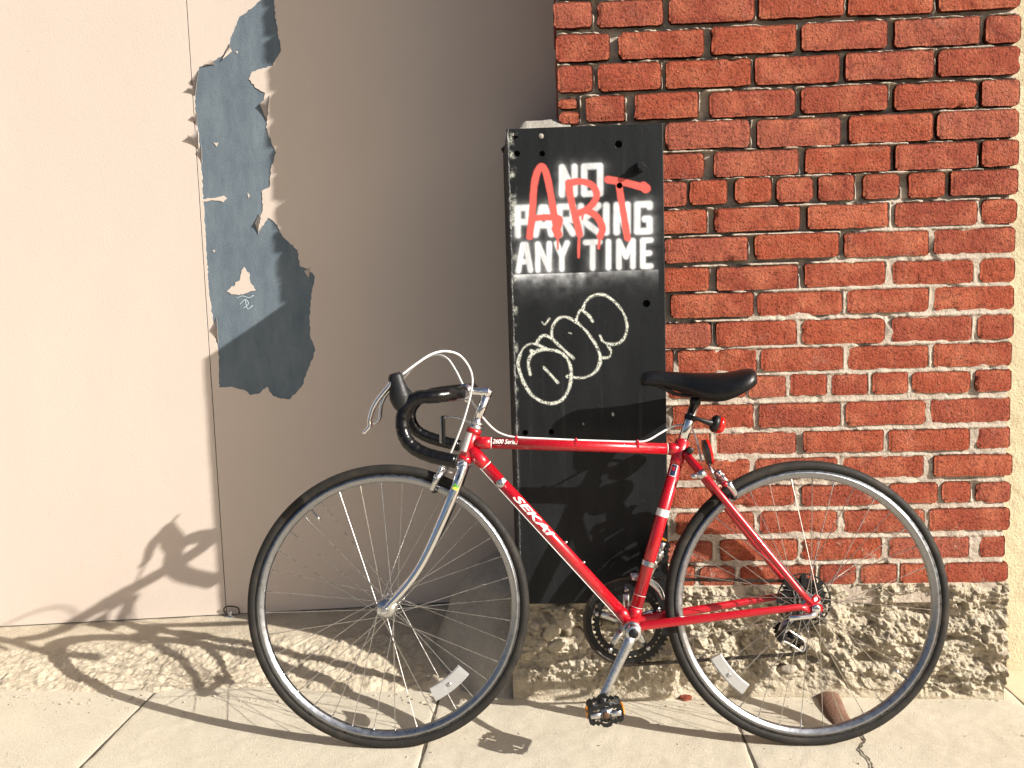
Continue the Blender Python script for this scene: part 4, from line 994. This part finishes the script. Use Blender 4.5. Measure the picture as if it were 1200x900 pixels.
# ---- brake calipers
def caliper(name, bolt, pad, outdir):
    cp = empty(name, (0, 0, 0), bike); od = Vector(outdir).normalized(); dn = (pad-bolt); tang = dn.normalized()
    a = MB(); a.add(tube([bolt-od*.016, bolt+od*.022, bolt+od*.0225], [.0045, .0050, .0032], 10)); a.add(tube([bolt+od*.004, bolt+od*.008], .011, 14)); a.build('pivot_bolt', 'chrome', cp)
    for s in (-1, 1):
        top = bolt+od*.012-tang*.020+Vector((0, -s*.026, 0)); mid = bolt+od*(.008+.003*s); out_ = bolt+od*.010+tang*.018+Vector((0, s*.031, 0)); end = pad+od*.006+Vector((0, s*.024, 0))
        a = MB(); a.add(tube(catmull([top, mid+Vector((0, s*.006, 0)), out_, end], 6), [.0065, .0088, .0080, .0062], 12)); a.build('brake_arm', 'alloy', cp)
        a = MB(); a.add(box(pad+Vector((0, s*.0165, 0)), (.040 if abs(od.x) < .5 else .014, .010, .012), frame_to(Vector((-tang.z, 0, tang.x)).cross(Vector((0, 1, 0)))) if False else None, bev=.25)); a.build('brake_pad', 'black_metal', cp)
    t2 = bolt+od*.012-tang*.012
    a = MB(); a.add(tube([t2+Vector((0, -.030, 0)), t2+Vector((0, -.016, 0)), t2+Vector((0, -.0155, 0)), t2+Vector((0, -.004, 0))], [.0062, .0062, .0080, .0080], 10)); a.add(tube([t2+Vector((0, -.024, 0))-tang*.004, t2+Vector((0, -.030, 0))+tang*.030], .0050, 8)); a.add(tube([t2+Vector((0, -.029, 0))+tang*.026, t2+Vector((0, -.031, 0))+tang*.034], .0085, 8))
    a.build('cable_anchor', 'chrome', cp); return cp
caliper('front_brake', B(523, 552), B(510, 574), (-.9, 0, .25))
caliper('rear_brake', B(842, 564), B(858, 582), (.55, 0, .85))
q = a_ss = B(821.5, 556, -.030); rb = empty('stay_clamp', (0, 0, 0), bike)
dS = (B(838.5, 583, -.04)-B(806, 532, -.022)).normalized(); V, F = tube([q-dS*.009, q+dS*.009], .0128, 18); obj('band', V, F, 'alloy', rb); V, F = box(q+Vector((-.016, 0, -.004)), (.016, .014, .012), bev=.2); obj('bolt_ear', V, F, 'alloy', rb)
# red rear reflector standing on the brake bolt, and the lamp on the seat post
rr = empty('rear_reflector', (0, 0, 0), bike); t0, t1 = B(826, 517), B(832, 543); axr = (t1-t0).normalized(); c = (t0+t1)/2; mm = frame_to(-axr)
for nm, off, th, mtl in (('lens', .0045, .006, 'red_lens'), ('backing', -.002, .008, 'black_metal')):
    V = []; n_ = 24; sx_ = Vector((-axr.z, 0, axr.x))*-1
    if sx_.x < 0: sx_ = -sx_
    for j in (-.5, .5):
        for i in range(n_):
            a = 2*math.pi*i/n_; V.append(c+Vector((0, .027*math.cos(a), 0))+axr*(.031*math.sin(a))+sx_*(off+th*j))
    F = [tuple(range(n_)), tuple(range(2*n_-1, n_-1, -1))]+[(i, i+n_, (i+1) % n_+n_, (i+1) % n_) for i in range(n_)]
    obj(nm, V, F, mtl, rr, False)
V, F = tube([B(829, 541), B(836, 556), B(842, 565)], .0035, 8); obj('bracket', V, F, 'alloy', rr)

# ---- seat post, saddle, lamp
SP1 = B(814.5, 472); spd = (SP1-ST).normalized()
V, F = tube([ST-spd*.02, SP1+spd*.002], .0122, 20); obj('seat_post', V, F, 'chrome', bike)
rl = empty('rear_lamp', (0, 0, 0), bike); q = ST+spd*((B(808, 489)-ST).dot(spd))
ring(q, spd, .0142, .012, 'black_metal', 'strap', rl)
V, F = tube(catmull([q+Vector((0, -.012, 0)), B(818, 491, -.014), B(827, 494, -.012), B(834, 496, -.006)], 4), [.006, .0055, .006, .009], 10); obj('bracket', V, F, 'black_metal', rl)
V, F = tube([B(833, 495), B(836.5, 496), B(841, 497.5)], [.014, .0215, .0215], 20, flat=(Vector((0, 1, 0)), .9)); obj('housing', V, F, 'black_metal', rl)
V, F = tube([B(841, 497.5), B(846, 498.8), B(848.5, 499.5), B(849, 499.6)], [.0215, .0205, .014, .003], 20, flat=(Vector((0, 1, 0)), .9)); obj('lens', V, F, 'red_lens', rl)
stn = [(751, 443, 447.5, .008), (753, 438.5, 451, .0155), (758, 435.5, 452, .0185), (766, 434.5, 452.3, .0205), (775, 434.8, 453, .0225), (787, 435.5, 455.5, .027), (800, 436.2, 460, .035), (812, 436.8, 465.5, .047), (825, 437, 470, .059), (838, 437, 470.5, .068), (850, 436.3, 467, .074), (862, 434, 461, .0765), (872, 432, 455, .073), (879, 432.5, 449.5, .060), (882.5, 437, 446, .036), (883.5, 441, 443, .012)]
rows = []
for (px, yt, yb, hw) in stn:
    t_ = B(px, yt); b_ = B(px, yb, -hw*.7); rows.append(Vector((t_.x, t_.z, b_.z))); rows[-1] = (t_.x, t_.z, b_.z, hw)
fine = []
for i in range(len(rows)-1):
    for k_ in range(3):
        t = k_/3; p0, p1, p2, p3 = rows[max(0, i-1)], rows[i], rows[i+1], rows[min(len(rows)-1, i+2)]
        fine.append(tuple(.5*((2*b)+(c-a)*t+(2*a-5*b+4*c-e)*t*t+(3*b-a-3*c+e)*t**3) for a, b, c, e in zip(p0, p1, p2, p3)))
fine.append(rows[-1]); V = []; K = 26
for (x_, zt_, zb_, hw) in fine:
    hw = max(hw, .004)
    for k_ in range(18):
        a = -math.pi/2+math.pi*k_/17; V.append((x_, hw*math.copysign(abs(math.sin(a))**.85, math.sin(a)), zb_+(zt_-zb_)*max(0, math.cos(a))**.62))
    for k_ in range(8):
        t = 1-2*(k_+.5)/8; V.append((x_, hw*.93*t, zb_+.002+(zt_-zb_)*.45*(1-t*t)))
F = []
for i in range(len(fine)-1):
    for k_ in range(K): F.append((i*K+k_, (i+1)*K+k_, (i+1)*K+(k_+1) % K, i*K+(k_+1) % K))
F += [tuple(range(K)), tuple(range(len(fine)*K-1, (len(fine)-1)*K-1, -1))]
sdl = empty('saddle', (0, 0, 0), bike); obj('shell', V, F, 'saddle', sdl)
for s in (-1, 1):
    V, F = tube(catmull([B(760, 446)+Vector((0, s*.008, 0)), B(780, 456)+Vector((0, s*.018, 0)), B(800, 463.5)+Vector((0, s*.022, 0)), B(835, 463)+Vector((0, s*.022, 0)), B(862, 452)+Vector((0, s*.034, 0))], 5), .0035, 8); obj('rail', V, F, 'black_metal', sdl)
V, F = tube([SP1+Vector((0, -.026, .004)), SP1+Vector((0, .026, .004))], .0085, 16); obj('clamp', V, F, 'black_metal', sdl)
V, F = tube([SP1-spd*.002, SP1+spd*.012], .0132, 16); obj('clamp', V, F, 'black_metal', sdl)

# ---- crankset, pedals, chain
ck = empty('crankset', (0, 0, 0), bike); CC = BBc.copy(); cl0 = B(742, 742, -.062)
CC = Vector((cl0.x, 0, cl0.z)); BBv = CC
def gear(c, r, y, teeth, rin, th, name, parent, material='black_metal'):
    n_ = teeth*4; V = []; F = []
    for yy in (y-th/2, y+th/2):
        for i in range(n_):
            a = 2*math.pi*i/n_; rr = r+(.0032 if i % 4 in (1, 2) else -.0026); V.append(c+Vector((rr*math.cos(a), yy, rr*math.sin(a))))
        for i in range(n_):
            a = 2*math.pi*i/n_; V.append(c+Vector((rin*math.cos(a), yy, rin*math.sin(a))))
    for i in range(n_):
        j = (i+1) % n_
        F += [(i, j, n_+j, n_+i), (2*n_+i, 3*n_+i, 3*n_+j, 2*n_+j), (i, 2*n_+i, 2*n_+j, j), (n_+i, n_+j, 3*n_+j, 3*n_+i)]
    return obj(name, V, F, material, parent, False)
c0 = CC.copy()
gear(c0, .1045, .046, 52, .088, .003, 'chainring', ck); gear(c0, .0845, .039, 42, .070, .003, 'chainring', ck)
sp2 = MB()
for i in range(5):
    a = R_(20+72*i); e = Vector((math.cos(a), 0, math.sin(a))); sp2.add(tube([c0+Vector((0, .050, 0))+e*.016, c0+Vector((0, .048, 0))+e*.05, c0+Vector((0, .0455, 0))+e*.086], [.012, .0085, .0075], 10, flat=(Vector((0, 1, 0)), .5)))
    sp2.add(tube([c0+e*.079+Vector((0, .034, 0)), c0+e*.079+Vector((0, .052, 0))], .0055, 10))
sp2.build('spider', 'alloy', ck)
P0 = B(703.5, 823, -.078); cd_ = (Vector((P0.x, 0, P0.z))-CC); CL = cd_.length
def crank(s):
    a0 = CC+Vector((0, s*.058, 0)); e = cd_*(-s) if s > 0 else cd_; p1 = CC+e+Vector((0, s*.080, 0)); dd = (p1-a0).normalized()
    a = MB(); a.add(tube([a0-dd*.004, a0+dd*.030, a0.lerp(p1, .5), p1-dd*.024, p1+dd*.004], [.0165, .0125, .0105, .0100, .0120], 16, flat=(Vector((0, 1, 0)), .62))); a.add(tube([a0+Vector((0, -s*.024, 0)), a0+Vector((0, s*.008, 0)), a0+Vector((0, s*.0095, 0))], [.0185, .0180, .0160], 24)); a.add(tube([p1+Vector((0, -s*.008, 0)), p1+Vector((0, s*.008, 0))], .0135, 20)); o = a.build('crank_arm', 'alloy', ck)
    a = MB(); a.add(tube([a0+Vector((0, s*.0094, 0)), a0+Vector((0, s*.0105, 0))], [.0115, .0105], 20)); a.build('crank_bolt_cap', 'black_metal', ck)
    return p1
pl, pr = crank(-1), crank(1)
bl_ = MB(); bl_.add(tube([CC+Vector((0, -.046, 0)), CC+Vector((0, -.032, 0))], [.0215, .0215], 28)); bl_.build('bottom_bracket_cup', 'alloy', ck)
def pedal(p1, s, ce, rot=0.):
    pd = empty('pedal', (0, 0, 0), bike); c = Vector((ce.x, p1.y+s*.040, ce.z)); y0, y1 = c.y-.028, c.y+.028; yo = y1 if s > 0 else y0
    cr_, sr_ = math.cos(rot), math.sin(rot); mr = Matrix.Rotation(-rot, 3, 'Y')
    def T(x, z): return (c.x+x*cr_-z*sr_, c.z+x*sr_+z*cr_)
    V, F = tube([p1, Vector((c.x, c.y+s*.030, c.z)), Vector((c.x, c.y+s*.034, c.z))], [.0075, .0085, .0070], 14); obj('spindle', V, F, 'alloy', pd)
    V, F = tube([Vector((c.x, c.y-.028, c.z)), Vector((c.x, c.y-.012, c.z)), Vector((c.x, c.y+.012, c.z)), Vector((c.x, c.y+.028, c.z))], [.017, .0115, .0115, .017], 20); obj('barrel', V, F, 'alloy', pd)
    V, F = tube([Vector((c.x, yo, c.z)), Vector((c.x, yo+s*.007, c.z)), Vector((c.x, yo+s*.008, c.z))], [.0080, .0078, .005], 14); obj('dust_cap', V, F, 'brown', pd)
    for yy in (y0, y1):      # toothed cage plate, waisted, with two openings either side of the barrel
        top = [(-.040, .004), (-.038, .016), (-.030, .021), (-.025, .017), (-.020, .023), (-.014, .019), (-.009, .026), (0, .028), (.009, .026), (.014, .019), (.020, .023), (.025, .017), (.030, .021), (.038, .016), (.040, .004)]
        pts = top+[(-x_, -z_) for x_, z_ in top]; inn = [(x_*.80, z_*(.62 if abs(x_) > .012 else .70)) for x_, z_ in pts]; n_ = len(pts)
        ou = [T(*q_) for q_ in pts]; inn = [T(*q_) for q_ in inn]
        V = [(x_, yy-.002, z_) for x_, z_ in ou+inn]+[(x_, yy+.002, z_) for x_, z_ in ou+inn]; F = []
        for i in range(n_):
            j = (i+1) % n_; F += [(i, j, n_+j, n_+i), (2*n_+i, 3*n_+i, 3*n_+j, 2*n_+j), (i, 2*n_+i, 2*n_+j, j), (n_+i, n_+j, 3*n_+j, 3*n_+i)]
        obj('cage_plate', V, F, 'black_metal', pd, False)
        for sx_ in (-1, 1):
            x_, z_ = T(sx_*.023, 0); obj('cage_bridge', *box((x_, yy, z_), (.024, .007, .013), mr, .3), 'alloy', pd)
    for sx_ in (-1, 1):
        for sz_ in (-1, 1): x_, z_ = T(sx_*.030, sz_*.017); obj('cage_rail', *box((x_, c.y, z_), (.011, .058, .0035), mr, .2), 'black_metal', pd, False)
        x_, z_ = T(sx_*.0405, 0); obj('amber_reflector', *box((x_, c.y, z_), (.005, .040, .016), mr, .25), 'orange', pd, False)
    return pd
pc = B(708.5, 832, -.118); pedal(pl, -1, pc, .12); dv = Vector((pc.x-pl.x, 0, pc.z-pl.z)); pedal(pr, 1, Vector((pr.x+.004, 0, pr.z)), 1.15)

# freewheel and derailleurs
fw = empty('freewheel', RH, bike)
for i, (r, t_) in enumerate(((.056, 28), (.048, 24), (.042, 21), (.036, 18), (.031, 15))): gear(Vector((0, 0, 0)), r, .026+.0055*i, t_, r*.55, .0022, 'sprocket', fw)
V, F = tube([(0, .020, 0), (0, .056, 0)], .019, 20); obj('freewheel_body', V, F, 'black_metal', fw)
sp3 = MB()
for i in range(8): a = 2*math.pi*i/8; sp3.add(box((.050*math.cos(a), .021, .050*math.sin(a)), (.03, .0015, .012), Matrix.Rotation(-a, 3, 'Y'), .2))
sp3.add(lathe([(.062, .0205), (.066, .0205), (.066, .0225), (.062, .0225)], 40)); sp3.build('spoke_guard', 'black_metal', fw, False)
nt_ = MB(); nt_.add(tube([RH+Vector((0, -.052, 0)), RH+Vector((0, -.066, 0)), RH+Vector((0, -.072, 0)), RH+Vector((0, -.0725, 0))], [.0105, .0105, .0100, .006], 16)); nt_.build('axle_nut', 'chrome', bike)
qr = MB(); p_ = RH+Vector((0, -.073, 0)); qr.add(tube([B(957, 719, -.074), B(950, 722, -.076), B(938, 723.5, -.078), B(925, 724.5, -.080)], [.0075, .0065, .0055, .0065], 10, flat=(Vector((0, 1, 0)), .7))); qr.build('quick_release_lever', 'chrome', bike)
rd = empty('rear_derailleur', (0, 0, 0), bike); j0, j1 = B(922, 742, .045), B(938, 757, .045)
a = MB(); a.add(tube(catmull([RH+Vector((.004, .066, -.006)), RH+Vector((-.004, .075, -.030)), B(917, 741, .070), B(927, 752, .06)], 5), [.009, .011, .012, .009], 12)); a.build('body', 'alloy', rd)
a = MB(); a.add(tube(catmull(Bs([(915, 750, .036), (922, 738, .036), (930, 742, .036), (943, 752, .036), (940, 763, .036), (926, 755, .036), (915, 750, .036)]), 4), .0030, 8)); a.build('cage', 'chrome', rd)
a = MB(); a.add(tube([j0, j1], [.010, .008], 10, flat=(Vector((0, 1, 0)), .3))); a.build('cage', 'black_metal', rd)
gear(j0, .018, .046, 11, .006, .006, 'jockey_wheel', rd); gear(j1, .018, .046, 11, .006, .006, 'jockey_wheel', rd)
a = MB(); a.add(tube([B(912, 742, .03), B(918, 748, .03)], [.012, .014], 12)); a.build('pulley_guard', 'black_metal', rd)
fd = empty('front_derailleur', (0, 0, 0), bike); a = MB(); f0 = Vector((CC.x+.030, .046, CC.z+.104))
for y_ in (.034, .056):
    a.add(tube(catmull([f0+Vector((-.020, y_-.046, .006)), f0+Vector((.015, y_-.046, .002)), f0+Vector((.045, y_-.046, -.022)), f0+Vector((.058, y_-.046, -.048))], 5), [.007, .009, .008, .005], 10, flat=(Vector((0, 1, 0)), .25)))
a.build('cage', 'alloy', fd); a = MB(); q = ST+sd_*((B(760, 660)-ST).dot(sd_)); a.add(tube([q+Vector((.012, .010, 0)), q+Vector((.020, .022, -.006)), f0+Vector((.0, -.006, .010))], [.008, .009, .007], 10)); a.build('linkage', 'alloy', fd)
# chain: closed path, one flat link after another
def arc(c, r, a0, a1, y, n_=14): return [c+Vector((r*math.cos(a0+(a1-a0)*i/(n_-1)), y, r*math.sin(a0+(a1-a0)*i/(n_-1)))) for i in range(n_)]
cs, fwr = Vector((CC.x, 0, CC.z)), Vector((RH.x, 0, RH.z))
path = arc(fwr, .043, R_(-40), R_(88), .037, 10)+arc(cs, .1055, R_(86), R_(270), .046, 26)
path += [Vector((j1.x-.006, .044, j1.z-.019)), Vector((j1.x+.012, .044, j1.z-.014)), Vector((j1.x+.018, .044, j1.z+.003)), Vector((j0.x+.004, .042, j0.z-.016)), Vector((j0.x-.016, .040, j0.z-.006)), Vector((j0.x-.014, .038, j0.z+.012))]
path.append(path[0]); cum = [0]
for i in range(1, len(path)): cum.append(cum[-1]+(path[i]-path[i-1]).length)
nl_ = int(round(cum[-1]/.0127)); nl_ += nl_ % 2; chain = MB()
def at_(s):
    s %= cum[-1]
    for i in range(1, len(cum)):
        if cum[i] >= s: return path[i-1].lerp(path[i], (s-cum[i-1])/max(1e-9, cum[i]-cum[i-1]))
for i in range(nl_):
    a, b = at_(cum[-1]*i/nl_), at_(cum[-1]*(i+1)/nl_); dd = b-a; mm = Matrix((dd.normalized(), Vector((0, 1, 0)), dd.normalized().cross(Vector((0, 1, 0))))).transposed()
    chain.add(box((a+b)/2, (.0150, .0075 if i % 2 else .0050, .0088 if i % 2 else .0074), mm, .25)); chain.add(tube([a+Vector((0, -.0045, 0)), a+Vector((0, .0045, 0))], .0034, 6))
chain.build('chain', 'chain', bike, False)
